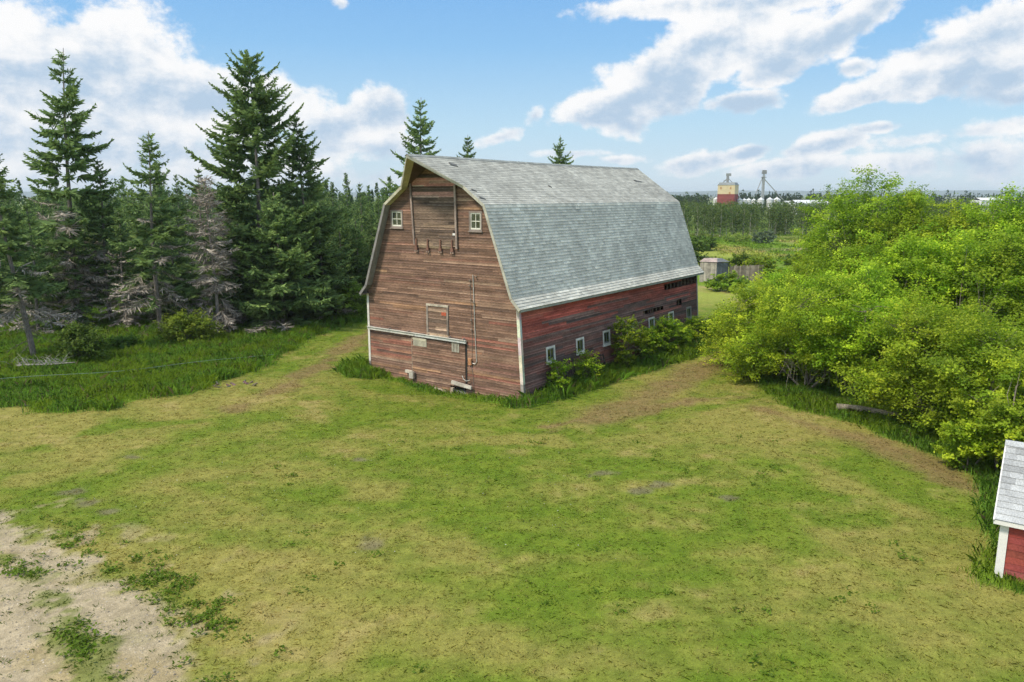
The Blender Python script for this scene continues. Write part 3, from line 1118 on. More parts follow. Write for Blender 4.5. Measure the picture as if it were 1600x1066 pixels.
# gable windows
def window(name, x0, x1, z0, z1, casing, sash, to3, parent, cw=0.085, vm=1, hm=1, sill=True, tilt=0.0):
    def bx(m, a, b, c, d, p0, p1, col):
        pts = [to3(u, z, d_) for d_ in (p0, p1) for z in (c, d) for u in (a, b)]
        for q in ((0, 2, 3, 1), (4, 5, 7, 6), (0, 1, 5, 4), (1, 3, 7, 5), (3, 2, 6, 7), (2, 0, 4, 6)):
            m.quad(*[pts[i] for i in q], col=col)
    m = MB(casing)
    bx(m, x0, x0 + cw, z0, z1, -0.06, 0.045, casing)
    bx(m, x1 - cw, x1, z0, z1, -0.06, 0.045, casing)
    bx(m, x0 + cw, x1 - cw, z1 - cw, z1, -0.06, 0.043, casing)
    bx(m, x0 + cw, x1 - cw, z0, z0 + cw, -0.06, 0.043, casing)
    w = m.build(name, M['paint'], parent)
    if sill:
        m = MB(casing)
        bx(m, x0 - 0.04, x1 + 0.04, z0 - 0.05, z0 - 0.002, -0.03, 0.10, tuple(v * 1.15 for v in casing))
        m.build('sill', M['paint'], w)
    m = MB(sash)
    a, b, c, d = x0 + cw, x1 - cw, z0 + cw, z1 - cw
    sw = 0.055
    bx(m, a, a + sw, c, d, -0.02, 0.02, sash); bx(m, b - sw, b, c, d, -0.02, 0.02, sash)
    bx(m, a + sw, b - sw, d - sw, d, -0.02, 0.018, sash); bx(m, a + sw, b - sw, c, c + sw * 1.4, -0.02, 0.018, sash)
    for i in range(vm):
        u = a + (b - a) * (i + 1) / (vm + 1)
        bx(m, u - 0.018, u + 0.018, c + sw, d - sw, -0.018, 0.014, sash)
    for i in range(hm):
        z = c + (d - c) * (i + 1) / (hm + 1)
        bx(m, a + sw, b - sw, z - 0.018, z + 0.018, -0.017, 0.012, sash)
    m.build('frame', M['paint'], w)
    m = MB()
    m.quad(to3(a, c, 0.0), to3(b, c, 0.0), to3(b, d, 0.0), to3(a, d, 0.0))
    m.build('pane', M['glass'], w)
    return w


CAS = (0.24, 0.20, 0.18)
SASH = (0.62, 0.62, 0.55)
window('window', 2.08, 2.99, 8.60, 9.57, CAS, SASH, f3, barn)
window('window', 7.69, 8.53, 8.56, 9.57, CAS, SASH, f3, barn)
for i, (a, b) in enumerate(SIDE_WIN):
    c = (0.58, 0.58, 0.55) if i not in (6,) else (0.30, 0.28, 0.26)
    o = window('window', a, b, 1.58, 2.46, c, (0.16, 0.17, 0.17), r3, barn, cw=0.11, vm=1, hm=0 if i else 0, sill=True)
    if i == 6:
        o["label"] = 'window with bare grey frame and a slanted pale sill'

# hay door
hd = MB()
def hay_col(u, z, k):
    if 10.78 < z < 11.2 or 10.3 < z < 10.62:
        return (0.46 * rng.uniform(.85, 1.15), 0.25, 0.205)
    if 10.62 < z < 10.78: return (0.10, 0.07, 0.055)
    return pick([(3, (0.112, 0.078, 0.058)), (2, (0.140, 0.100, 0.074)), (0.8, (0.19, 0.135, 0.095)), (2, (0.075, 0.054, 0.043))])
h3 = lambda u, z, d: (u, -0.035 - d, z)
siding(hd, h3, lambda z: (3.74 + (11.2 - z) * 0.03, min(6.84, W - prof_x(z) - 0.2)), 7.72, 11.45, 0.142, hay_col, maxlen=(3.5, 6), lip=0.026, worn=(0.9, 2.0))
hay = hd.build('hay_door', M['siding'], barn)
m = MB((0.27, 0.21, 0.185))
m.beam((3.66, -0.12, 11.35), (3.89, -0.10, 7.72), 0.10, 0.07, up=(0, 1, 0))
m.build('rail', M['wood'], hay)
m = MB((0.30, 0.24, 0.21))
m.beam((6.82, -0.12, 10.90), (6.89, -0.10, 7.62), 0.11, 0.07, up=(0, 1, 0))
m.build('rail', M['wood'], hay)
for X in (4.02, 4.85, 5.75, 6.57):
    m = MB((0.20, 0.105, 0.08))
    m.box(X - 0.035, X + 0.035, -0.13, -0.06, 7.62, 8.06)
    m.box(X - 0.085, X + 0.085, -0.15, -0.05, 7.44, 7.62)
    m.box(X - 0.10, X - 0.03, -0.13, -0.05, 7.34, 7.44, (0.34, 0.24, 0.20))
    m.box(X + 0.03, X + 0.10, -0.13, -0.05, 7.34, 7.44, (0.34, 0.24, 0.20))
    m.build('hinge', M['paint'], hay)
m = MB((0.20, 0.15, 0.10))
m.box(4.15, 6.45, -0.045, -0.027, 7.58, 7.71)
m.build('patch_board', M['wood'], hay)
m = MB((0.75, 0.74, 0.72))
m.box(6.60, 6.78, -0.075, -0.062, 8.30, 8.42)
m.box(6.66, 6.80, -0.074, -0.063, 8.44, 8.55, (0.01, 0.01, 0.01))  # black patch painted for the darkness of a small hole
m.build('white_plate_dark_hole', M['paint'], hay)

# hatch
m = MB((0.30, 0.25, 0.20))
x0, x1, z0, z1 = 4.62, 6.20, 2.82, 4.56
siding(m, lambda u, z, d: (u, -0.03 - d, z), lambda z: (x0 + 0.12, x1 - 0.12), z0 + 0.12, z1 - 0.12, 0.2,
       lambda u, z, k: pick([(2, (0.17, 0.11, 0.08)), (1, (0.26, 0.18, 0.13)), (1, (0.12, 0.085, 0.065))]), maxlen=(3, 5))
hatch = m.build('hatch', M['siding'], barn)
m = MB((0.36, 0.31, 0.25))
m.box(x0, x0 + 0.12, -0.075, -0.024, z0 + 0.12, z1 - 0.12, (0.27, 0.23, 0.20))
m.box(x1 - 0.12, x1, -0.075, -0.024, z0 + 0.12, z1 - 0.12, (0.22, 0.18, 0.155))
m.box(x0, x1, -0.08, -0.024, z1 - 0.12, z1, (0.42, 0.37, 0.30))
m.box(x0, x1, -0.08, -0.024, z0, z0 + 0.12, (0.38, 0.28, 0.19))
m.build('frame', M['wood'], hatch)
m = MB((0.42, 0.10, 0.055))
m.box(5.72, 6.05, -0.066, -0.050, 3.98, 4.16)
m.build('red_scrap', M['paint'], hatch)

# sliding door and its track
m = MB()
siding(m, lambda u, z, d: (u, -0.06 - d, z), lambda z: (3.50, 7.36), -0.22, 2.62, 0.142,
       lambda u, z, k: pick(BROWN if rng.random() < 0.8 else DARKB), holes=[(6.30, 7.37, -0.3, 0.12)], maxlen=(3, 5))
m.box(3.47, 3.50, -0.085, -0.02, -0.2, 2.6, (0.30, 0.24, 0.19))
door = m.build('sliding_door', M['siding'], barn)
m = MB((0.36, 0.34, 0.27))
m.box(3.62, 4.62, -0.105, -0.09, 2.10, 2.56)
m.box(3.60, 4.58, -0.115, -0.105, 2.42, 2.56, (0.46, 0.43, 0.33))
m.build('hanger_plate', M['paint'], door)
m = MB((0.35, 0.33, 0.28))
m.box(6.45, 6.96, -0.105, -0.09, 2.08, 2.60)
m.box(6.55, 6.62, -0.125, -0.105, 2.15, 2.62, (0.25, 0.22, 0.18))
m.box(6.78, 6.85, -0.125, -0.105, 2.15, 2.62, (0.25, 0.22, 0.18))
m.build('hanger_plate', M['paint'], door)
m = MB((0.03, 0.03, 0.03))
m.box(7.362, 7.45, -0.045, -0.01, 0.45, 2.62)  # near-black strip painted in for the darkness of the open gap
m.build('door_gap_shade', M['paint'], door)
m = MB((0.55, 0.55, 0.52))
m.beam((0.06, -0.13, 2.75), (3.75, -0.14, 2.73), 0.09, 0.15, col=(0.50, 0.485, 0.44))
m.beam((3.80, -0.14, 2.73), (7.48, -0.14, 2.71), 0.09, 0.15, col=(0.50, 0.51, 0.50))
m.beam((0.06, -0.165, 2.84), (7.48, -0.165, 2.80), 0.15, 0.02, col=(0.52, 0.505, 0.46))
for X in (0.3, 1.8, 3.3, 4.8, 6.3, 7.3):
    m.box(X - 0.03, X + 0.03, -0.19, -0.01, 2.80, 2.90, (0.30, 0.25, 0.22))
m.build('door_track', M['paint'], barn)
m = MB((0.43, 0.39, 0.33))
m.box(2.98, 3.52, -0.16, -0.03, 0.46, 0.62)
m.box(3.36, 3.66, -0.24, -0.10, 0.20, 0.58, (0.40, 0.37, 0.32))
m.box(3.66, 3.75, -0.22, -0.10, 0.22, 0.55, (0.16, 0.13, 0.11))
m.build('door_guide', M['wood'], barn)
m = MB((0.45, 0.41, 0.36))
m.beam((6.50, -0.20, 0.42), (7.88, -0.20, 0.29), 0.12, 0.18)
m.box(7.40, 7.88, -0.235, -0.265, 0.24, 0.38, (0.52, 0.49, 0.44))
m.box(6.42, 6.60, -0.22, -0.08, -0.40, 0.10, (0.33, 0.27, 0.21))
m.beam((5.2, -0.12, -0.13), (6.5, -0.14, -0.24), 0.10, 0.10, col=(0.40, 0.33, 0.26))
m.build('door_guide', M['wood'], barn)
m = MB((0.5, 0.48, 0.43))
m.tube([(7.18, -0.13, 0.85), (7.3, -0.16, 0.68), (7.5, -0.18, 0.60), (7.72, -0.14, 0.68)], 0.022)
m.build('latch_hook', M['metal'], barn)
m = MB((0.13, 0.11, 0.095))
m.box(6.28, 7.36, 0.25, 0.29, -0.42, 0.13, (0.025, 0.022, 0.02))  # sheet coloured near black for the shade inside the hole
for k in range(9):
    X = 6.32 + k * 0.115 + rng.uniform(-0.03, 0.03)
    m.beam((X, 0.05, -0.40), (X + rng.uniform(-0.05, 0.05), 0.03, 0.0 + rng.uniform(-0.05, .12)), 0.03, 0.03, up=(0, 1, 0))
m.build('broken_sill_dark_back', M['wood'], barn)

# wiring on the gable
m = MB((0.55, 0.53, 0.50))
m.tube([(7.93, -0.06, 6.32), (7.97, -0.055, 5.2), (8.02, -0.055, 3.6), (8.10, -0.055, 2.0), (8.12, -0.055, 1.72), (8.02, -0.055, 1.58), (7.84, -0.055, 1.60)], 0.022, n=6)
cd = m.build('conduit', M['metal'], barn)
m = MB((0.34, 0.28, 0.24))
for (X, Z) in ((7.72, 6.0), (7.70, 5.72), (8.12, 6.22), (7.98, 4.86), (7.78, 3.9), (7.80, 3.4), (7.80, 5.0)):
    m.tube([(X, -0.02, Z), (X, -0.10, Z + 0.02), (X + 0.05, -0.14, Z + 0.02)], 0.035, n=6)
m.tube([(7.72, -0.05, 6.05), (7.76, -0.045, 4.6), (7.84, -0.045, 2.9), (7.80, -0.045, 1.9)], 0.011, n=5, col=(0.2, 0.17, 0.15))
m.tube([(7.74, -0.045, 1.52), (7.86, -0.05, 1.0), (7.90, -0.045, 0.3)], 0.011, n=5, col=(0.2, 0.17, 0.15))
m.build('insulator', M['paint'], cd)
m = MB((0.46, 0.22, 0.11))
m.box(7.60, 7.80, -0.12, -0.02, 1.50, 1.84)
m.box(7.585, 7.815, -0.135, -0.12, 1.80, 1.86, (0.5, 0.27, 0.15))
m.box(7.80, 7.84, -0.10, -0.03, 1.56, 1.72, (0.1, 0.08, 0.07))
m.build('junction_box', M['rust'], barn)

# ------------------------------------------------------------------ shed at the edge of the yard
sx, sy = G(1556, 900)
shed = thing('shed', 'small red shed with white corner board and light grey shingle roof', 'shed', (sx, sy, T(sx, sy)), -YAW)
m = MB()
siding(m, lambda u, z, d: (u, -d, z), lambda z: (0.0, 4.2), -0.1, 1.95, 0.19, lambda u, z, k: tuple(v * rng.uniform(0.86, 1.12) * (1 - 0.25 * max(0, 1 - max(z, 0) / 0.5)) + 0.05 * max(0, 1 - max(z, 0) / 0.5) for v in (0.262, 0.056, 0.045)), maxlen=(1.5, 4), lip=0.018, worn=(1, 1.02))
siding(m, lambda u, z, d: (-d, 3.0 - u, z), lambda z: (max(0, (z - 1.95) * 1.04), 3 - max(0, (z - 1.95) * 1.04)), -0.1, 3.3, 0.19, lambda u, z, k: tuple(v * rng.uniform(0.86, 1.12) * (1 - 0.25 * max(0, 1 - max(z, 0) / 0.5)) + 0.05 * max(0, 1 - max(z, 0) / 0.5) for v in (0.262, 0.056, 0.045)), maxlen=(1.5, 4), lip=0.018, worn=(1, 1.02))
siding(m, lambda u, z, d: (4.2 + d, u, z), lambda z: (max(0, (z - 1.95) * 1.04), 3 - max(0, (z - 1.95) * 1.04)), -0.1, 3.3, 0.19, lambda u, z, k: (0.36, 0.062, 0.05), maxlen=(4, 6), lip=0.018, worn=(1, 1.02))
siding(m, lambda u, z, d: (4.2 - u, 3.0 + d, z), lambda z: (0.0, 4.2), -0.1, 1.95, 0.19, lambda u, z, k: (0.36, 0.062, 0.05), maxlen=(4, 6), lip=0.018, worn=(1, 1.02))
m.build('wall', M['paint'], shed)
m = MB((0.70, 0.70, 0.69))
m.box(-0.045, 0.16, -0.045, -0.020, -0.12, 1.93)
m.box(-0.045, -0.020, -0.020, 0.16, -0.12, 1.93)
m.build('corner_board', M['clean_paint'], shed)
m = MB((0.70, 0.70, 0.69))
m.box(4.04, 4.245, -0.045, -0.020, -0.12, 1.93)
m.build('corner_board', M['clean_paint'], shed)
ro = MB()
for s in (0, 1):
    ys0, zs0, ys1, zs1 = -0.26, 1.72, 1.5, 3.46
    if s: ys0, ys1 = 3.26, 1.5
    rows = 13
    for i in range(rows):
        t0, t1 = i / rows, (i + 1) / rows
        a, b = (ys0 + (ys1 - ys0) * t0, zs0 + (zs1 - zs0) * t0), (ys0 + (ys1 - ys0) * t1, zs0 + (zs1 - zs0) * t1)
        sgn = -1 if s == 0 else 1
        nx_, nz_ = sgn * 0.70, 0.71
        x = -0.22
        cuts = [x]
        x += rng.uniform(0.05, 0.3)
        while x < 4.3:
            cuts.append(x); x += rng.uniform(0.22, 0.34)
        cuts.append(4.42)
        for c0, c1 in zip(cuts, cuts[1:]):
            k = rng.choice((0.8, 0.92, 1.0, 1.05, 1.15))
            col = (0.37 * k, 0.385 * k, 0.40 * k)
            q = [(c0, a[0] + nx_ * 0.018, a[1] + nz_ * 0.018), (c1, a[0] + nx_ * 0.018, a[1] + nz_ * 0.018), (c1, b[0] + nx_ * 0.003, b[1] + nz_ * 0.003), (c0, b[0] + nx_ * 0.003, b[1] + nz_ * 0.003)]
            ro.quad(*q, col=col)
            ro.quad((c0, a[0], a[1]), (c1, a[0], a[1]), q[1], q[0], tuple(v * 0.45 for v in col))
sr = ro.build('roof', M['shingle'], shed)
m = MB((0.68, 0.68, 0.67))
m.quad((-0.21, -0.25, 1.70), (4.41, -0.25, 1.70), (4.41, 1.5, 3.42), (-0.21, 1.5, 3.42))
m.quad((-0.21, 3.25, 1.70), (4.41, 3.25, 1.70), (4.41, 1.5, 3.42), (-0.21, 1.5, 3.42))
for x in (-0.20, 4.40):
    m.beam((x, -0.25, 1.67), (x, 1.5, 3.40), 0.03, 0.12)
    m.beam((x, 3.25, 1.67), (x, 1.5, 3.40), 0.03, 0.12)
m.box(-0.2, 4.4, -0.245, -0.22, 1.58, 1.70)
m.box(-0.2, 4.4, -0.22, -0.02, 1.62, 1.64)
m.build('fascia', M['clean_paint'], sr)
m = MB((0.42, 0.44, 0.46))
for s in (-1, 1):
    m.quad((-0.22, 1.5, 3.50), (4.42, 1.5, 3.50), (4.42, 1.5 + s * 0.14, 3.375), (-0.22, 1.5 + s * 0.14, 3.375))
m.build('ridge_cap', M['shingle'], sr)

# ------------------------------------------------------------------ trees
def tube_np(pts, r0, r1, n=7):
    mbt = MB()
    mbt.tube(pts, r0, r1, n)
    return mbt


def spruce(name, label, x, y, h, R, seed, zb=0.15, dens=1.0, bare=0.25, green=(0.135, 0.215, 0.078), tipc=(0.255, 0.355, 0.100), lean=(0, 0),
           group=None, power=0.85, sparse=0.0, twig=1.0, droop=0.35, link=True, dead_crown=False, deadness=0.5, wid=1.0, gap=1.0):
    """trunk, needle crown in whorls of drooping boughs, grey dead boughs below"""
    r = np.random.RandomState(seed)
    root = thing(name, label, 'tree', (x, y, T(x, y) if link else 0), 0.0, group)
    tm = MB((0.20, 0.175, 0.16))
    pts = [(lean[0] * t + 0.12 * math.sin(t * 5 + seed), lean[1] * t + 0.1 * math.cos(t * 4 + seed), h * t - 0.15 * (t == 0)) for t in np.linspace(0, 1, 12)]
    rb = 0.011 * h + 0.04
    tm.tube(pts, rb, 0.02, 8)
    tm.build('trunk', M['bark'], root, smooth=True, weld=True)
    base_c = np.array(pts)

    def axis_at(z):
        t = np.clip(z / h, 0, 1)
        return np.array([np.interp(t, np.linspace(0, 1, 12), base_c[:, 0]), np.interp(t, np.linspace(0, 1, 12), base_c[:, 1]), z])
    LV, LC, DV, DC = [], [], [], []
    z = zb * h
    green, tipc = np.array(green), np.array(tipc)
    while z < h * 0.985:
        t = (z / h - zb) / (1 - zb)
        prof = (1 - t) ** power * (0.80 + 0.20 * min(1, t * 5 + .3))
        nb = int(round((7.5 - 2.5 * t) * r.uniform(0.8, 1.2)))
        az0 = r.uniform(0, 6.28)
        for k in range(nb):
            if r.rand() < sparse: continue
            Lb = max(0.25, R * prof * r.uniform(0.55, 1.15))
            az = az0 + 6.283 * k / nb + r.normal(0, 0.35)
            pitch = 0.42 * t + 0.04 - droop * (1 - t) + r.normal(0, 0.14)
            dead = dead_crown or (t < bare and r.rand() < deadness * (1 - t / max(bare, 1e-3)) * 1.6)
            o = axis_at(z + r.uniform(-0.15, 0.15))
            d = np.array([math.cos(az) * math.cos(pitch), math.sin(az) * math.cos(pitch), math.sin(pitch)])
            ns = max(4, int(Lb / (0.105 if not dead else 0.15) * dens))
            s = np.linspace(0.12 if t > 0.7 else 0.22, 1, ns)
            up = np.stack([0 * s, 0 * s, (-0.14 * s + 0.24 * s ** 3) * Lb], 1)
            P0 = o + d[None] * (s * Lb)[:, None] + up
            side = np.array([-math.sin(az), math.cos(az), 0])
            lt = (0.30 * Lb * (1 - s) ** 0.8 + 0.20) * twig
            for sg in (-1, 1, 0, 2):
                jit = r.normal(0, 0.30, (ns, 3))
                if sg == 0:
                    dirv = d[None] * 1.0 + np.array([0, 0, 0.12]) + jit * 0.6
                    ll = lt * 0.7
                elif sg == 2:
                    dirv = np.array([0, 0, -0.9])[None] + d[None] * 0.5 + jit
                    ll = lt * 0.55
                else:
                    dirv = side[None] * sg * 0.85 + d[None] * 0.55 + np.array([0, 0, -0.10]) + jit
                    ll = lt
                dirv /= np.linalg.norm(dirv, axis=1)[:, None]
                ll = ll * r.uniform(0.7, 1.25, ns)
                nrm = r.normal(0, 0.7, (ns, 3)) + np.array([0, 0, 0.8])
                w = np.cross(dirv, nrm)
                w /= np.linalg.norm(w, axis=1)[:, None] + 1e-9
                wd = (0.06 + 0.14 * ll) * 0.68 * wid * r.uniform(0.7, 1.2, ns)
                if dead:
                    wd = np.full(ns, 0.034) * r.uniform(0.6, 1.4, ns)
                A = P0
                Bv = P0 + dirv * (ll * 0.45)[:, None]
                Cc = P0 + dirv * ll[:, None] + np.array([0, 0, 0.02])
                w = w * wd[:, None]
                q = np.stack([A, Bv + w, Cc, Bv - w], 1)
                if dead:
                    DV.append(q)
                    g = np.array([0.33, 0.29, 0.25]) * r.uniform(0.65, 1.25)
                    DC.append(np.tile(g, (ns, 1)) * r.uniform(0.7, 1.3, (ns, 1)))
                else:
                    LV.append(q)
                    tip = np.clip(s + r.normal(0, 0.2, ns), 0, 1)[:, None] ** 1.5 * r.uniform(0.3, 1.0)
                    LC.append((green * (1 - tip) + tipc * tip) * r.uniform(0.7, 1.3, (ns, 1)))
        z += (0.42 + 0.46 * (1 - t)) * (h / 18) ** 0.5 * gap * r.uniform(0.75, 1.25)
    # dead boughs on the bare trunk below the crown
    zz = 0.08 * h
    while zz < (zb + 0.05) * h:
        az = r.uniform(0, 6.28)
        Lb = R * r.uniform(0.25, 0.6)
        o = axis_at(zz)
        d = np.array([math.cos(az), math.sin(az), r.uniform(-0.6, -0.1)])
        ns = 9
        s = np.linspace(0.0, 1, ns)
        P0 = o + d[None] * (s * Lb)[:, None] - np.array([0, 0, 1])[None] * (0.25 * s ** 2 * Lb)[:, None]
        for i in range(ns - 1):
            w = np.array([0, 0, 0.022 * (1.2 - s[i])])
            DV.append(np.stack([P0[i] - w, P0[i] + w, P0[i + 1] + w, P0[i + 1] - w])[None]); DC.append(np.array([[0.235, 0.20, 0.165]]) * r.uniform(0.7, 1.2))
            for sg in (-1, 1):
                dv = np.array([-d[1] * sg, d[0] * sg, r.uniform(-0.5, 0.2)]) * 0.28 * Lb * (1 - s[i] * 0.6) + d * 0.15
                w2 = np.array([0, 0, 0.012])
                DV.append(np.stack([P0[i] - w2, P0[i] + w2, P0[i] + dv + w2 * .4, P0[i] + dv - w2 * .4])[None]); DC.append(np.array([[0.235, 0.20, 0.165]]) * r.uniform(0.7, 1.2))
        zz += r.uniform(0.15, 0.4)
    if LV:
        V = np.concatenate(LV).reshape(-1, 3)
        C = np.repeat(np.concatenate(LC), 4, 0)
        mesh_np('crown', V, np.arange(len(V)).reshape(-1, 4), M['needle'], C, root)
    if DV:
        V = np.concatenate(DV).reshape(-1, 3)
        C = np.repeat(np.concatenate(DC), 4, 0)
        mesh_np('dead_boughs' if not dead_crown else 'crown', V, np.arange(len(V)).reshape(-1, 4), M['twig'], C, root)
    return root


def spr(px, pytop, Y, label, R, seed, **kw):
    x = xat(px, pytop, Y)
    return spruce('spruce_tree', label, x, Y, topz(pytop, Y), R, seed, **kw)


GS = 'spruces at the forest edge'
spr(68, 76, 61, 'tall thin-topped spruce with gaps of sky between its upper boughs', 4.7, 101, zb=0.20, sparse=0.16, bare=0.4, twig=1.15, dens=1.1, group=GS, lean=(1.6, 0), power=0.58, droop=0.32, gap=1.2)
spr(10, 214, 48, 'spruce at the edge of the photo with a bare leaning lower trunk', 3.6, 102, zb=0.26, bare=0.4, group=GS, lean=(-1.2, 0), droop=0.45)
spr(224, 204, 56.5, 'medium spruce with pointed crown and a long bare trunk beside the bright shrub', 4.2, 103, zb=0.24, bare=0.55, group=GS, lean=(0.2, 0), sparse=0.1, power=0.7, droop=0.5)
spr(150, 250, 63, 'spruce standing between the thin-topped tall one and the pointed one', 4.0, 104, zb=0.2, bare=0.4, group=GS)
spr(388, 84, 62, 'tallest and broadest dark spruce, towering over the dead grey one', 7.0, 105, zb=0.06, dens=1.15, bare=0.08, group=GS, power=0.50, droop=0.10, twig=0.9, gap=1.15)
spr(465, 184, 64, 'full dark spruce leaning against the barn side of the tallest one', 5.2, 106, zb=0.05, dens=1.1, bare=0.05, group=GS, power=0.62, droop=0.25)
spr(322, 276, 57, 'dead grey spruce without needles beside the tallest spruce', 2.5, 107, zb=0.08, dens=1.2, bare=1.0, group=GS, dead_crown=True, power=0.4, droop=0.9, twig=1.5, sparse=0.15)
spr(352, 330, 61.5, 'second dead grey spruce half hidden by green boughs of the tallest spruce', 2.2, 137, zb=0.08, dens=1.2, group=GS, dead_crown=True, power=0.45, droop=0.8, twig=1.4)
spr(310, 262, 70, 'thin ragged spruce tip behind the dead grey spruce', 2.2, 108, zb=0.2, sparse=0.3, group=GS)
spr(108, 330, 60, 'short half-dead spruce with grey hanging boughs under the thin-topped one', 3.2, 109, zb=0.1, bare=0.7, deadness=0.6, droop=0.7, group=GS)
spr(182, 330, 60, 'grey-brown spruce with sagging boughs beside the bare trunk', 2.6, 110, zb=0.12, bare=0.7, deadness=0.6, droop=0.6, group=GS)
spr(40, 320, 57, 'low bushy spruce behind the leaning bare trunk', 3.2, 111, zb=0.08, bare=0.5, group=GS)
spr(262, 345, 64, 'low spruce in the gap beside the dead grey tree', 3.0, 112, zb=0.06, bare=0.3, group=GS)
spr(430, 300, 60, 'low full spruce in front of the two biggest ones', 5.6, 113, zb=0.04, dens=1.1, bare=0.1, group=GS, power=0.7)
spr(500, 330, 64, 'low spreading spruce nearest to the barn corner', 3.2, 114, zb=0.05, bare=0.2, group=GS)
GB = 'spruces showing above the barn roof'
spr(657, 152, 78, 'open-branched spruce rising over the barn peak', 5.6, 121, zb=0.2, sparse=0.12, bare=0.2, group=GB, power=0.75, dens=1.0, droop=0.1)
spr(729, 211, 80, 'dense green spruce tip above the middle of the barn ridge', 4.6, 122, zb=0.2, dens=1.2, group=GB, tipc=(0.17, 0.25, 0.05))
spr(874, 211, 84, 'thin spruce top alone over the right half of the barn ridge', 5.4, 123, zb=0.2, sparse=0.12, group=GB, droop=0.1)

# the wood behind: a few kinds, copied
protos = []
for i in range(5):
    protos.append(spruce('spruce_tree', None, -60, 100 + i * 8, 13.0, 3.5 + 0.3 * i, 200 + i, zb=0.05, dens=0.7, bare=0.25, link=False, power=0.8))
LB = 'slim dark spruce within the wood behind the forest edge'
GW = 'spruces of the wood behind the forest edge'
rr = random.Random(11)
spots = [(275, 272, 84), (540, 271, 88), (562, 284, 92), (575, 290, 96), (607, 276, 90), (590, 300, 84), (520, 285, 80), (500, 296, 76), (245, 262, 80), (118, 305, 82), (20, 300, 76), (300, 300, 90),
         (530, 320, 72), (555, 330, 74), (580, 335, 78), (210, 300, 74), (82, 310, 72), (620, 300, 95), (136, 290, 90), (190, 280, 90)]
for k in range(110):
    px = -80 + 720 * (k + rr.random()) / 110
    spots.append((px, rr.uniform(292, 338), rr.uniform(68, 125)))
for k, (px, py, Y) in enumerate(spots):
    o = protos[k] if k < 5 else copy_tree(protos[k % 5])
    x = xat(px, py, Y)
    hh = topz(py, Y)
    o.location = (x, Y, T(x, Y))
    o.rotation_euler = (0, 0, rr.uniform(0, 6.28))
    sc = hh / 13.0
    w = (rr.uniform(0.8, 1.15) if k >= 20 else rr.uniform(0.62, 0.8)) * max(sc, 0.75)
    o.scale = (w, w, sc)
    tag(o, LB, 'tree', GW)


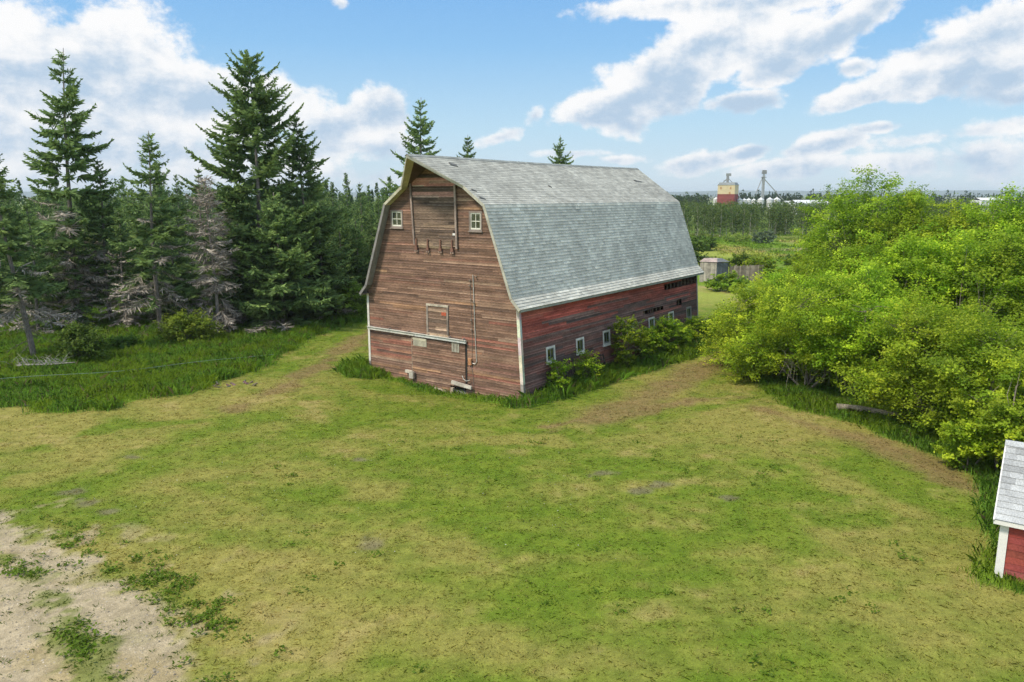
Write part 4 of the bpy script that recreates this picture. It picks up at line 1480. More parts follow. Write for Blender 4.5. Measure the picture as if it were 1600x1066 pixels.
def broadleaf(name, label, cat, x, y, lobes, n_clusters, per, seed, group=None, size=(0.085, 0.165), ratio=0.58, green=(0.185, 0.320, 0.018), young=(0.46, 0.57, 0.036),
              yfrac=0.45, crad=0.54, trunks=3, twigs=True, bark=(0.17, 0.145, 0.12), th=0.10, part='crown'):
    """lobes: (cx, cy, cz, rx, ry, rz) about the root; leaf sprays spread through their outer volume, on limbs"""
    r = np.random.RandomState(seed)
    root = thing(name, label, cat, (x, y, T(x, y)), 0.0, group)
    tv = np.array([1 + 0.05 * r.normal(), 1 + 0.03 * r.normal(), 1.0]) * (1 + 0.08 * r.normal())
    green, young = np.array(green) * tv, np.array(young) * tv
    lobes = np.array(lobes, float)
    vol = lobes[:, 3] * lobes[:, 4] * lobes[:, 5]
    vol = vol ** 0.75
    idx = r.choice(len(lobes), n_clusters, p=vol / vol.sum())
    u = r.normal(0, 1, (n_clusters, 3))
    u /= np.linalg.norm(u, axis=1)[:, None]
    rad_ = r.uniform(0.20, 1.0, n_clusters) ** 0.32
    rad_ *= 1 + 0.16 * r.normal(0, 1, n_clusters)
    c = lobes[idx, :3] + u * lobes[idx, 3:] * rad_[:, None]
    keep = c[:, 2] > 0.15
    c, u = c[keep], u[keep]
    n = len(c)
    # each spray: a leading shoot, leafy all round and narrowing to a paler tip
    sd = u * np.array([1.0, 1.0, 0.45]) + np.array([0, 0, 0.28]) + r.normal(0, 0.30, (n, 3))
    sd /= np.linalg.norm(sd, axis=1)[:, None]
    t = r.beta(1.3, 1.5, (n, per))
    ls = crad * r.uniform(1.7, 3.4, n)
    off = r.normal(0, 1, (n, per, 3)) * (crad * 0.62 * (1.0 - 0.72 * t))[:, :, None] * np.array([1, 1, 0.62])
    pos = c[:, None, :] + sd[:, None, :] * ((t - 0.35) * ls[:, None])[:, :, None] + off
    pos[:, :, 2] -= (0.25 * crad * (t ** 2))
    pos = pos.reshape(-1, 3)
    m = len(pos)
    V, Fq = leaf_quads(pos, r, size[0], size[1], ratio, up=1.1, out=np.repeat(sd, per, 0), outw=0.35)
    cl = r.uniform(0.72, 1.25, n)
    yy = np.clip(r.normal(yfrac, 0.25, n), 0, 1)
    yv = np.clip(yy[:, None] * 0.45 + (t - 0.30) * 1.7 * yy[:, None] + r.normal(0, 0.04, (n, per)), 0, 1).reshape(-1)
    gcol, ycol = np.array(green), np.array(young)
    C = (gcol * (1 - yv[:, None]) + ycol * yv[:, None]) * np.repeat(cl, per)[:, None] * r.uniform(0.90, 1.12, m)[:, None]
    mesh_np(part, V, Fq, M['leaf'], np.repeat(C, 4, 0), root)
    bm_ = MB(bark)
    big = max(lobes[:, 5].max(), 0.5)
    forks = []
    for k in range(trunks):
        lb = lobes[k % len(lobes)]
        p0 = np.array([r.normal(0, th * 2), r.normal(0, th * 2), -0.15])
        p2 = lb[:3] + r.normal(0, 0.15, 3) * lb[3:]
        p1 = p0 * 0.5 + p2 * 0.5 + np.array([r.normal(0, 0.25), r.normal(0, 0.25), 0.15]) * min(1, big)
        pts = [p0 * (1 - s) ** 2 + 2 * p1 * s * (1 - s) + p2 * s ** 2 for s in np.linspace(0, 1, 7)]
        bm_.tube([tuple(p) for p in pts], th * r.uniform(0.7, 1.1), th * 0.35, 6)
        forks += pts[2:]
    trk = bm_.build('trunk' if cat == 'tree' else 'stem', M['bark'], root, smooth=True, weld=True)
    if twigs:
        fk = np.array(forks)
        bt = MB(bark)
        for ci in r.choice(n, min(n, int(n * 0.30)), replace=False):
            p = c[ci]
            d = np.linalg.norm(fk - p, axis=1) + np.where(fk[:, 2] > p[2], 1.5, 0)
            q = fk[d.argmin()]
            md = (p + q) / 2 + r.normal(0, 0.12, 3) + np.array([0, 0, 0.08])
            bt.tube([tuple(q), tuple(md), tuple(p)], 0.028 * th / 0.1, 0.008, 4, cap=False)
        bt.build('limbs', M['bark'], root)
    return root


GM = 'maples of the thicket beside the yard'
def maple(px, pyb, label, lobes, n, seed, dense=112, **kw):
    x, y = G(px, pyb)
    kw.setdefault('group', GM)
    return broadleaf('maple_tree', label, 'tree', x, y, lobes, int(n * 1.05), dense, seed, **kw)


def lob(r, k, R, zc, Rz, seed):
    q = random.Random(seed)
    out = []
    for i in range(k + 5):
        a = 6.283 * i / (k + 5) * 2 + q.uniform(-0.4, 0.4)
        d = R * q.uniform(0.35, 0.82)
        s = q.uniform(0.28, 0.46)
        out.append((d * math.cos(a), d * math.sin(a), zc + q.uniform(-0.85, 0.50) * Rz * (1 - 0.3 * d / R), R * s, R * s, Rz * s * 0.85))
    out.append((q.uniform(-.3, .3) * R, q.uniform(-.3, .3) * R, zc + Rz * 0.5, R * 0.36, R * 0.36, Rz * 0.42))
    return out


maple(1170, 578, 'rounded low maple closest to the barn, leafy down to the grass', lob(0, 6, 3.2, 2.9, 2.7, 1), 340, 301, trunks=5, th=0.09)
maple(1262, 606, 'bushy maple next to the one closest to the barn', lob(0, 6, 3.4, 3.3, 3.0, 2), 380, 302, trunks=6, th=0.09)
maple(1336, 618, 'spreading maple overhanging the fallen log', lob(0, 7, 3.5, 4.3, 3.0, 3), 420, 303, trunks=6, th=0.09)
maple(1440, 662, 'maple between the fallen log and the shed with dark gap below', lob(0, 6, 3.1, 3.2, 3.0, 4), 380, 304, trunks=5, th=0.09)
maple(1535, 690, 'maple behind the light bush at the edge of the photo', lob(0, 6, 3.2, 3.1, 3.0, 5), 380, 305, trunks=5)
maple(1575, 742, 'light green bush-like maple right behind the small red shed', lob(0, 5, 1.9, 2.3, 2.3, 6), 260, 306, trunks=4, th=0.06, crad=0.36)
maple(1515, 735, 'small light sapling at the front of the thicket by the shed', lob(0, 4, 1.1, 1.3, 1.2, 16), 90, 316, trunks=3, th=0.04, crad=0.32)


def maple2(px, pytop, Y, label, R, seed, n, **kw):
    x = xat(px, pytop, Y)
    h = topz(pytop, Y)
    lobes = [(0, 0, h * 0.45, R * 0.8, R * 0.8, h * 0.34)] + [(R * 0.75 * math.cos(a_ * 1.05 + seed), R * 0.75 * math.sin(a_ * 1.05 + seed), h * (0.34 + 0.05 * (a_ % 3)), R * 0.42, R * 0.42, h * 0.13) for a_ in range(6)] + [(R * 0.55 * math.cos(a), R * 0.55 * math.sin(a), h * z, R * 0.5, R * 0.5, h * 0.2) for a, z in ((0.3, 0.62), (2.1, 0.7), (3.6, 0.6), (5.0, 0.68))] + [(0.1 * R, 0, h * 0.74, R * 0.52, R * 0.52, h * 0.17), (-0.5 * R, 0.1, h * 0.78, R * 0.20, R * 0.22, h * 0.13), (0.55 * R, 0.1, h * 0.76, R * 0.22, R * 0.24, h * 0.14), (0.0, 0.1, h * 0.90, R * 0.2, R * 0.2, h * 0.08)]
    kw.setdefault('group', GM)
    return broadleaf('maple_tree', label, 'tree', x, Y, lobes, int(n * 1.5), 100, seed, trunks=4, th=0.12, size=(0.10, 0.19), **kw)


maple2(1368, 258, 50, 'tallest maple, standing above the rest of the thicket', 4.3, 311, 560)
maple2(1440, 305, 47, 'maple just behind the shoulder of the tallest one', 3.4, 312, 380)
maple2(1500, 310, 45, 'maple in the middle of the flat-topped back row', 3.4, 313, 400)
maple2(1555, 300, 46, 'second-tallest pale maple beside the photo edge', 3.3, 314, 400)
maple2(1600, 280, 43, 'maple cut by the photo edge with a raised tip', 3.3, 315, 400)
maple2(1335, 372, 46, 'mid-height maple rising behind the overhanging one', 3.1, 323, 360)
maple2(1310, 375, 54, 'lower maple on the field side of the tallest one', 3.2, 317, 340)
maple2(1240, 420, 58, 'low round maple near the plank fence', 2.9, 318, 280)
maple2(1660, 330, 40, 'maple beyond the edge behind the shed', 3.2, 319, 300)
maple2(1425, 352, 43, 'mid-height maple in front of the tallest one', 3.0, 320, 340)
maple2(1512, 345, 40, 'mid-height maple in front of the flat-topped back row', 2.9, 321, 340)
maple2(1592, 352, 37, 'mid-height maple above the shed roof', 2.7, 322, 320)

# shrubs along the barn's side wall
def barn_shrub(Y, off, h, R, label, seed, n):
    x, y = B2W(W + 0.15 + off, Y)
    lobes = [(0, 0, h * 0.5, R, R, h * 0.42), (R * 0.4, R * 0.3, h * 0.7, R * 0.6, R * 0.6, h * 0.26), (-R * 0.35, -R * 0.3, h * 0.78, R * 0.5, R * 0.5, h * 0.22)]
    broadleaf('shrub', label, 'shrub', x, y, lobes, n, 34, seed, group='shrubs along the barn wall', size=(0.09, 0.16), crad=0.22, trunks=4, th=0.03, green=(0.165, 0.29, 0.016), young=(0.40, 0.49, 0.026))


barn_shrub(2.4, 0.55, 1.9, 0.52, 'small shrub in front of the first side window of the barn', 401, 50)
barn_shrub(5.0, 0.7, 1.7, 0.72, 'small light shrub under the second side window of the barn', 402, 60)
barn_shrub(9.6, 0.9, 3.2, 1.05, 'tallest wall shrub, with a forked top between the third and fourth window', 403, 150)
barn_shrub(12.6, 0.8, 2.2, 0.75, 'dark shrub below the fourth and fifth window of the barn wall', 404, 130)
barn_shrub(14.9, 0.9, 2.5, 0.8, 'broad shrub covering the fifth side window of the barn', 405, 140)
barn_shrub(17.3, 0.9, 1.7, 0.8, 'shrub below the sixth side window with pink stems', 406, 120)
barn_shrub(19.9, 0.9, 1.9, 0.8, 'last wall shrub, near the far corner of the barn', 407, 130)
barn_shrub(22.9, 1.7, 2.0, 1.0, 'shrub just past the far corner of the barn', 408, 130)

# shrubs in the meadow by the spruces
def meadow_shrub(px, pyb, h, R, label, seed, n, green, young, size=(0.12, 0.22)):
    x, y = G(px, pyb)
    lobes = [(0, 0, h * 0.45, R, R, h * 0.42), (R * 0.5, 0, h * 0.6, R * 0.6, R * 0.6, h * 0.3), (-R * 0.5, 0.1, h * 0.55, R * 0.6, R * 0.6, h * 0.32), (0, -R * 0.2, h * 0.8, R * 0.5, R * 0.5, h * 0.2)]
    broadleaf('shrub', label, 'shrub', x, y, lobes, n, 34, seed, group='shrubs at the forest edge', size=size, crad=0.32, trunks=4, th=0.04, green=green, young=young)


DG = ((0.080, 0.145, 0.022), (0.16, 0.235, 0.035))
LG = ((0.150, 0.225, 0.024), (0.30, 0.36, 0.04))
meadow_shrub(298, 537, 2.3, 1.7, 'bright yellow-green shrub below the dead grey spruce', 411, 200, *LG)
meadow_shrub(128, 568, 2.5, 1.15, 'dark rounded shrub alone in the tall grass beside the leaning trunk', 412, 170, *DG)
meadow_shrub(194, 547, 0.9, 0.75, 'tiny shrub between the dark rounded one and the bare trunk', 413, 60, *DG)
meadow_shrub(548, 498, 3.2, 1.6, 'green shrub beside the far end of the mown strip at the barn', 414, 180, *((0.11, 0.19, 0.022), (0.22, 0.32, 0.04)))
meadow_shrub(560, 470, 4.5, 1.9, 'taller leafy shrub in the shade behind the barn corner', 415, 200, *((0.10, 0.175, 0.022), (0.20, 0.30, 0.04)))
meadow_shrub(60, 470, 5.0, 1.8, 'yellow-green leafy sapling between dark trunks at the photo edge', 416, 180, *LG)
meadow_shrub(275, 470, 3.0, 2.2, 'grey-green undergrowth shrub behind the bright shrub', 417, 190, *((0.105, 0.155, 0.050), (0.18, 0.25, 0.07)))
meadow_shrub(575, 410, 7.0, 2.0, 'yellow-green young aspen between spruces and barn roof edge', 418, 200, *LG)
meadow_shrub(262, 505, 1.6, 1.6, 'low grey-green shrub beside the bare trunk', 419, 100, *((0.105, 0.155, 0.050), (0.18, 0.25, 0.07)))
for i, (px, py, h) in enumerate(((150, 478, 4.0), (215, 470, 4.2), (20, 500, 3.4), (390, 478, 3.4), (440, 480, 3.6), (495, 478, 3.6), (330, 470, 4.6), (100, 470, 4.4), (525, 462, 4.8))):
    x, y = G(px, py)
    o = broadleaf('shrub', 'dark undergrowth bush in the shade among the spruce trunks', 'shrub', x, y,
                  [(0, 0, h * 0.45, 2.4, 2.0, h * 0.45), (1.4, 0, h * 0.5, 1.4, 1.4, h * 0.4), (-1.3, 0.3, h * 0.4, 1.5, 1.4, h * 0.4)], 150, 30, 430 + i,
                  group='undergrowth bushes among the spruces', size=(0.16, 0.30), crad=0.4, trunks=3, th=0.04, green=(0.080, 0.130, 0.030), young=(0.15, 0.215, 0.045))

# ------------------------------------------------------------------ odds and ends in the yard
def pile_branch():
    x, y = G(70, 583)
    r = random.Random(3)
    m = MB((0.24, 0.225, 0.21))
    m.tube([(-2.4, 0.5, 0.25), (-1.0, 0.1, 0.42), (0.6, -0.05, 0.50), (1.9, -0.05, 0.62)], 0.09, 0.03, 7)
    root = m.build('fallen_branch', M['bark'])
    root.location = (x, y, T(x, y))
    tag(root, 'grey fallen dead branch lying in the tall grass near the photo edge', 'branch')
    m = MB((0.25, 0.235, 0.22))
    for k in range(60):
        t = r.random()
        p = Vector((-2.4 + 3.9 * t, 0.5 - 0.5 * t, 0.3 + 0.25 * t))
        d = Vector((r.uniform(-0.9, 0.5), r.uniform(-0.8, 0.8), r.uniform(0.0, 0.6)))
        m.tube([p, p + d * 0.5 + Vector((0, 0, 0.1)), p + d], 0.016, 0.005, 4, cap=False)
    m.build('twigs', M['bark'], root)


pile_branch()


def log():
    x, y = G(1358, 652)
    m = MB((0.17, 0.148, 0.115))
    pts = [(-1.25, 0.75, 0.30), (-0.4, 0.3, 0.34), (0.5, -0.35, 0.33), (1.3, -0.9, 0.28)]
    m.tube(pts, 0.17, 0.12, 10)
    o = m.build('fallen_log', M['bark'], smooth=True, weld=True)
    o.location = (x, y, T(x, y))
    tag(o, 'pale fallen log at the foot of the maple thicket', 'log')


log()


def dead_twigs():
    """grey bare suckers hanging out of the thicket's underside"""
    r = random.Random(8)
    for i, (px, py, lab) in enumerate(((1268, 612, 'grey bare branches hanging out under the maples, barn-side bunch'), (1325, 622, 'grey bare branches arching down just above the log'), (1215, 592, 'thin grey bare branches near the tip of the tall-grass bank'))):
        x, y = G(px, py)
        root = MB((0.20, 0.18, 0.155))
        for k in range(22):
            a = r.uniform(0, 6.28)
            p = Vector((r.uniform(-1.4, 1.4), 0.9 + r.uniform(-0.4, 0.4), 1.3 + r.uniform(0, 0.9)))
            q = p + Vector((r.uniform(-0.9, 0.9), r.uniform(-1.5, -0.5), -r.uniform(0.5, 1.4)))
            q.z = max(q.z, 0.05)
            md = (p + q) / 2 + Vector((r.uniform(-0.2, 0.2), -0.25, 0.35))
            root.tube([p, p * 0.6 + md * 0.4 + Vector((0, 0, .1)), md, md * 0.4 + q * 0.6 + Vector((r.uniform(-.1, .1), -.08, -.05)), q], 0.015, 0.005, 4, cap=False)
        root.tube([(0, 1.0, -0.1), (0, 0.95, 1.0), (0.05, 0.9, 2.1)], 0.05, 0.03, 6)
        o = root.build('bare_branches', M['bark'])
        o.location = (x, y, T(x, y))
        tag(o, lab, 'branches', 'bare branches under the thicket')


dead_twigs()


def lattice(Y, w, h, label, seed, rows, cols):
    x, y = B2W(W + 0.75, Y)
    r = random.Random(seed)
    root = thing('harrow_panel', label, 'old panel', (x, y, 0), -YAW + math.pi / 2, 'old panels against the barn wall')
    m = MB((0.045, 0.040, 0.038))
    m.beam((-w / 2, 0, -0.1), (-w / 2, 0.38, h), 0.07, 0.07, up=(0, 1, 0))
    m.beam((w / 2, 0, -0.1), (w / 2, 0.38, h * 0.9), 0.06, 0.06, up=(0, 1, 0))
    for t in (0.15, 0.95):
        m.beam((-w / 2, 0.38 * t, h * t), (w / 2, 0.38 * t, h * t * 0.9), 0.05, 0.05)
    m.build('frame', M['rust'], root)
    m = MB((0.06, 0.045, 0.04))
    for i in range(rows):
        t = 0.2 + 0.7 * i / rows
        m.beam((-w / 2, 0.38 * t, h * t), (w / 2, 0.38 * t, h * t * 0.9), 0.025, 0.025)
    for i in range(cols):
        u = -w / 2 + w * (i + 0.5) / cols + r.uniform(-0.03, 0.03)
        m.beam((u, 0.02, 0.05), (u + r.uniform(-.05, .05), 0.36, h * 0.92), 0.022, 0.022, up=(0, 1, 0))
    m.build('grid', M['rust'], root)


lattice(3.9, 0.9, 1.75, 'dark iron lattice panel leaning on the barn wall between the first two shrubs', 1, 6, 7)
lattice(7.2, 1.1, 1.35, 'dark iron lattice panel leaning on the barn wall before the tallest shrub', 2, 5, 9)

# white electric-fence wire over the tall grass
def fence_wire():
    pts = []
    a, b = G(-40, 600, 0.8), G(428, 556, 0.3)
    for t in np.linspace(0, 1, 26):
        x, y = a[0] + (b[0] - a[0]) * t, a[1] + (b[1] - a[1]) * t
        z = 0.95 - 0.5 * t + 0.05 * math.sin(t * 11) - 0.15 * math.sin(math.pi * t)
        pts.append((x, y, z))
    m = MB((0.27, 0.34, 0.34))
    m.tube(pts, 0.009, 0.007, 5)
    o = m.build('wire', M['paint'])
    tag(o, 'white fence wire sagging through the tall grass of the meadow', 'wire')


fence_wire()

# clods of turned soil at the meadow's edge
for i, (px, py, lab) in enumerate(((62, 630, 'grey-brown heap of soil clods and sticks at the lawn edge'), (352, 603, 'small dark soil heap at the edge of the tall grass'))):
    x, y = G(px, py)
    r = random.Random(40 + i)
    m = MB((0.12, 0.10, 0.075))
    for k in range(26 if i == 0 else 14):
        p = Vector((r.gauss(0, 0.75), r.gauss(0, 0.3), 0))
        d = Vector((r.uniform(-0.35, 0.35), r.uniform(-0.2, 0.2), r.uniform(0.05, 0.16)))
        m.beam(p - Vector((0, 0, 0.05)), p + d, r.uniform(0.08, 0.2), r.uniform(0.06, 0.14), col=tuple(v * r.uniform(0.7, 1.4) for v in (0.125, 0.105, 0.078)), taper=0.5)
    o = m.build('soil_heap', M['rust'])
    o.location = (x, y, T(x, y))
    tag(o, lab, 'soil heap')

# ------------------------------------------------------------------ beyond the barn
def plank_shed():
    Y = 92.0
    x0 = xat(1096, 440, Y)
    root = thing('plank_shed', 'little weathered plank shed with pale wall beyond the barn corner', 'shed', (x0, Y, 0), 0.0)
    m = MB()
    r = random.Random(4)
    def planks(a, b, z1, col):
        A, B_ = Vector(a), Vector(b)
        n = max(2, int((B_ - A).length / 0.16))
        d = (B_ - A) / n
        nrm = Vector((d.y, -d.x, 0)).normalized()
        for i in range(n):
            k = r.uniform(0.7, 1.25)
            p, q = A + d * (i + 0.02), A + d * (i + 0.98)
            c = tuple(v * k for v in col)
            z = z1 + r.uniform(-0.04, 0.03)
            f = [p, q, q + Vector((0, 0, z)), p + Vector((0, 0, z))]
            g = [v + nrm * 0.03 for v in f]
            m.quad(*g, col=c)
            m.quad(f[3], f[2], g[2], g[3], c)
            m.quad(f[0], g[0], g[3], f[3], c); m.quad(g[1], f[1], f[2], g[2], c)
    planks((0.0, 0.9, 0), (1.75, 0, 0), 2.45, (0.34, 0.31, 0.275))
    planks((1.75, 0, 0), (3.35, 0.75, 0), 2.40, (0.105, 0.112, 0.13))
    planks((3.35, 0.75, 0), (1.6, 2.6, 0), 2.40, (0.3, 0.27, 0.24))
    planks((1.6, 2.6, 0), (0, 0.9, 0), 2.40, (0.3, 0.27, 0.24))
    m.build('wall', M['wood'], root)
    m = MB((0.34, 0.29, 0.26))
    rz = 2.5
    m.quad((-0.15, 0.85, rz), (1.75, -0.12, rz), (2.1, 1.25, rz + 0.35), (0.7, 1.9, rz + 0.35), (0.38, 0.30, 0.27))
    m.quad((1.75, -0.12, rz), (3.5, 0.7, rz), (2.75, 1.5, rz + 0.35), (2.1, 1.25, rz + 0.35), (0.13, 0.14, 0.15))
    m.quad((3.5, 0.7, rz), (1.6, 2.75, rz), (2.1, 1.9, rz + 0.35), (2.75, 1.5, rz + 0.35), (0.2, 0.19, 0.18))
    m.quad((-0.15, 0.85, rz), (0.7, 1.9, rz + 0.35), (2.1, 1.9, rz + 0.35), (1.6, 2.75, rz))
    m.quad((0.7, 1.9, rz + 0.35), (2.1, 1.25, rz + 0.35), (2.75, 1.5, rz + 0.35), (2.1, 1.9, rz + 0.35))
    m.build('roof', M['wood'], root)
    # plank fence running from it
    f0 = Vector((x0 + 3.6, Y + 0.9, 0))
    fr = thing('plank_fence', 'grey-brown upright plank fence running from the little plank shed', 'fence', tuple(f0))
    m2 = MB()
    for i in range(24):
        k = r.uniform(0.65, 1.3)
        c = tuple(v * k for v in (0.24, 0.20, 0.165))
        xx = i * 0.17
        m2.box(xx, xx + 0.155, -0.02 + r.uniform(-0.02, 0.02), 0.02, -0.1, 2.0 + r.uniform(-0.12, 0.1), c)
    m2.build('boards', M['wood'], fr)
    m2 = MB((0.2, 0.17, 0.14))
    m2.box(0, 4.05, 0.03, 0.08, 0.5, 0.6); m2.box(0, 4.05, 0.03, 0.08, 1.5, 1.6)
    m2.build('rail', M['wood'], fr)
    for i in range(2):
        m3 = MB((0.2, 0.17, 0.14))
        m3.box(i * 2.4, i * 2.4 + 0.12, 0.09, 0.21, -0.1, 2.1)
        m3.build('post', M['wood'], fr)


plank_shed()


def far_shrub(px, pyb, h, R, label, seed, green, young, n=60):
    x, y = G(px, pyb)
    lobes = [(0, 0, h * 0.45, R, R, h * 0.45), (R * 0.5, 0, h * 0.6, R * 0.55, R * 0.6, h * 0.35), (-R * 0.5, 0, h * 0.5, R * 0.55, R * 0.6, h * 0.4)]
    broadleaf('shrub', label, 'shrub', x, y, lobes, n, 22, seed, group='shrubs in the field beyond the barn', size=(0.25, 0.5), ratio=0.6, crad=0.4, trunks=2, th=0.05, green=green, young=young, twigs=False)


far_shrub(1192, 381, 3.0, 2.6, 'round blue-grey willow shrub alone in the meadow before the poplars', 501, (0.115, 0.175, 0.095), (0.19, 0.26, 0.14), 90)
far_shrub(1150, 378, 2.0, 2.6, 'pale green low willow beside the blue-grey shrub', 502, (0.17, 0.26, 0.04), (0.29, 0.36, 0.07))
far_shrub(1080, 402, 3.6, 2.6, 'mid-green bushy willow just past the barn roof edge', 503, (0.10, 0.18, 0.028), (0.2, 0.3, 0.05), 120)
far_shrub(1098, 392, 2.8, 2.2, 'dark bush between the barn roof and the meadow', 504, (0.085, 0.15, 0.026), (0.17, 0.25, 0.04), 100)
far_shrub(1155, 426, 2.6, 1.2, 'leafy sapling growing in front of the plank fence', 505, (0.10, 0.16, 0.02), (0.20, 0.26, 0.03), 50)
far_shrub(1240, 415, 1.6, 1.2, 'dark bush behind the maples at the fence end', 506, (0.09, 0.15, 0.04), (0.16, 0.23, 0.05), 50)
far_shrub(1182, 438, 3.0, 1.8, 'bright young maple in front of the end of the plank fence', 508, (0.14, 0.25, 0.015), (0.34, 0.42, 0.025), 90)
far_shrub(1135, 455, 1.8, 1.8, 'low bright bush on the grass in front of the little plank shed', 509, (0.13, 0.235, 0.018), (0.30, 0.40, 0.03), 70)
far_shrub(1095, 415, 1.4, 1.6, 'low dark bush behind the little plank shed', 507, (0.05, 0.085, 0.02), (0.1, 0.15, 0.03), 40)


def poplar_belt():
    """a dense belt of poplars read as one mass"""
    r = np.random.RandomState(9)
    LVs, LCs, tr = [], [], MB((0.30, 0.29, 0.25))
    Y0 = 196
    for k in range(520):
        t = r.rand()
        x = 30 + 130 * r.rand()
        y = Y0 + (x - 40) * 0.35 + r.rand() ** 1.4 * 90 - 4
        dpt = (y - Y0 - (x - 40) * 0.35) / 90
        h = r.uniform(7.0, 8.5) + 1.6 * fbm(np.array([x]), np.array([y]), 12.0, 2, 71)[0] - 0.6
        n = 26 if dpt < 0.35 else 14
        zc = r.beta(1.7, 1.35, n) * 0.94 * h + 0.04 * h
        sp = 1.5 * np.sqrt(np.clip(1.08 - zc / h, 0.05, 1))
        c = np.stack([x + r.normal(0, 0.6, n) * sp, y + r.normal(0, 0.6, n) * sp, zc], 1)
        per = 12
        pos = np.repeat(c, per, 0) + r.normal(0, 0.42, (n * per, 3))
        V, Fq = leaf_quads(pos, r, 0.3, 0.6, 0.6, up=0.7)
        tint = r.uniform(0.8, 1.2)
        mixv = r.rand()
        col = np.array([0.085, 0.140, 0.034]) * (1 - mixv) + np.array([0.140, 0.190, 0.044]) * mixv
        LVs.append(V)
        LCs.append(np.repeat(col[None] * tint * r.uniform(0.7, 1.3, n * per)[:, None], 4, 0))
        if dpt < 0.2:
            tr.tube([(x, y, -0.1), (x + r.normal(0, 0.15), y, h * 0.5), (x + r.normal(0, 0.3), y, h * 0.92)], 0.09, 0.02, 4, cap=False)
    V = np.concatenate(LVs); C = np.concatenate(LCs)
    o = mesh_np('poplar_wood', V, np.arange(len(V)).reshape(-1, 4), M['leaf'], C)
    tag(o, 'dense belt of poplars across the field in front of the grain elevator', 'wood', kind='stuff')
    tr.build('trunks', M['bark'], o)


poplar_belt()
# two bare dead poplars at the belt's end
for i, (px, lab) in enumerate(((1284, 'bare white dead poplar at the end of the poplar belt'), (1296, 'smaller bare dead poplar beside the white one'))):
    x, y = G(px, 372)
    r = random.Random(60 + i)
    m = MB((0.42, 0.40, 0.37))
    h = 7.2 - 1.2 * i
    m.tube([(0, 0, -0.1), (0.2, 0, h * 0.5), (0.1, 0, h)], 0.16, 0.04, 5)
    for k in range(12):
        z = h * r.uniform(0.3, 0.95)
        a = r.uniform(0, 6.28)
        m.tube([(0.15, 0, z), (0.15 + math.cos(a) * 0.9, math.sin(a) * 0.9, z + 0.9)], 0.07, 0.02, 4, cap=False)
    o = m.build('dead_poplar', M['bark'])
    o.location = (x, y - 3, 0)
    tag(o, lab, 'tree', 'dead poplars at the belt end')


def elevator():
    Y = 450.0
    x0, x1 = xat(1121, 310, Y), xat(1153, 310, Y)
    w = x1 - x0
    z1, zr = topz(289.5, Y), topz(303.5, Y)
    root = thing('grain_elevator', 'tall grain elevator with cream upper half and red lower half', 'grain elevator', ((x0 + x1) / 2, Y, 0), rad(-28))
    hw = w / 2.42
    d = hw * 1.0
    m = MB((0.30, 0.060, 0.055))
    n = 9
    for i in range(n):
        za, zb_ = zr * i / n, zr * (i + 1) / n
        k = 1.0 + 0.06 * ((i % 2) * 2 - 1)
        m.box(-hw, hw, -d, d, za, zb_, (0.215 * k, 0.056 * k, 0.052 * k))
    m.build('lower_wall', M['plain'], root)
    m = MB((0.56, 0.47, 0.30))
    m.box(-hw, hw, -d, d, zr + 0.02, z1)
    up = m.build('upper_wall', M['plain'], root)
    for (ux, uz) in ((-0.62, 0.66), (0.5, 0.66), (0.42, 0.12)):
        m = MB((0.42, 0.22, 0.10))
        zz = zr + (z1 - zr) * uz
        m.box(hw * ux - 0.45, hw * ux + 0.45, -d - 0.06, -d - 0.01, zz - 0.6, zz + 0.6)
        m.build('window', M['plain'], up)
    m = MB((0.20, 0.22, 0.23))
    zt = z1 + 1.5
    a = [(-hw - .2, -d - .2, z1), (hw + .2, -d - .2, z1), (hw + .2, d + .2, z1), (-hw - .2, d + .2, z1)]
    b = [(-hw * .85, -d * .8, zt), (hw * .85, -d * .8, zt), (hw * .85, d * .8, zt), (-hw * .85, d * .8, zt)]
    for i in range(4):
        j = (i + 1) % 4
        m.quad(a[i], a[j], b[j], b[i])
    m.quad(*b)
    m.quad(*a[::-1])
    m.build('roof', M['plain'], root)
    # leg head on the roof
    m = MB((0.26, 0.27, 0.28))
    h = topz(271, Y)
    m.box(-1.2, 0.1, -0.5, 0.5, zt, h - 1.4)
    m.box(-1.4, 1.2, -0.7, 0.7, h - 1.5, h)
    m.beam((-3.2, 0, zt), (-0.8, 0, h - 3), 0.5, 0.5)
    m.beam((2.2, 0, zt), (0.0, 0, h - 3), 0.35, 0.35)
    m.beam((-2.8, 0, zt + 1.2), (0.2, 0, zt + 1.4), 0.3, 0.3)
    m.build('leg_head', M['metal'], root)


elevator()


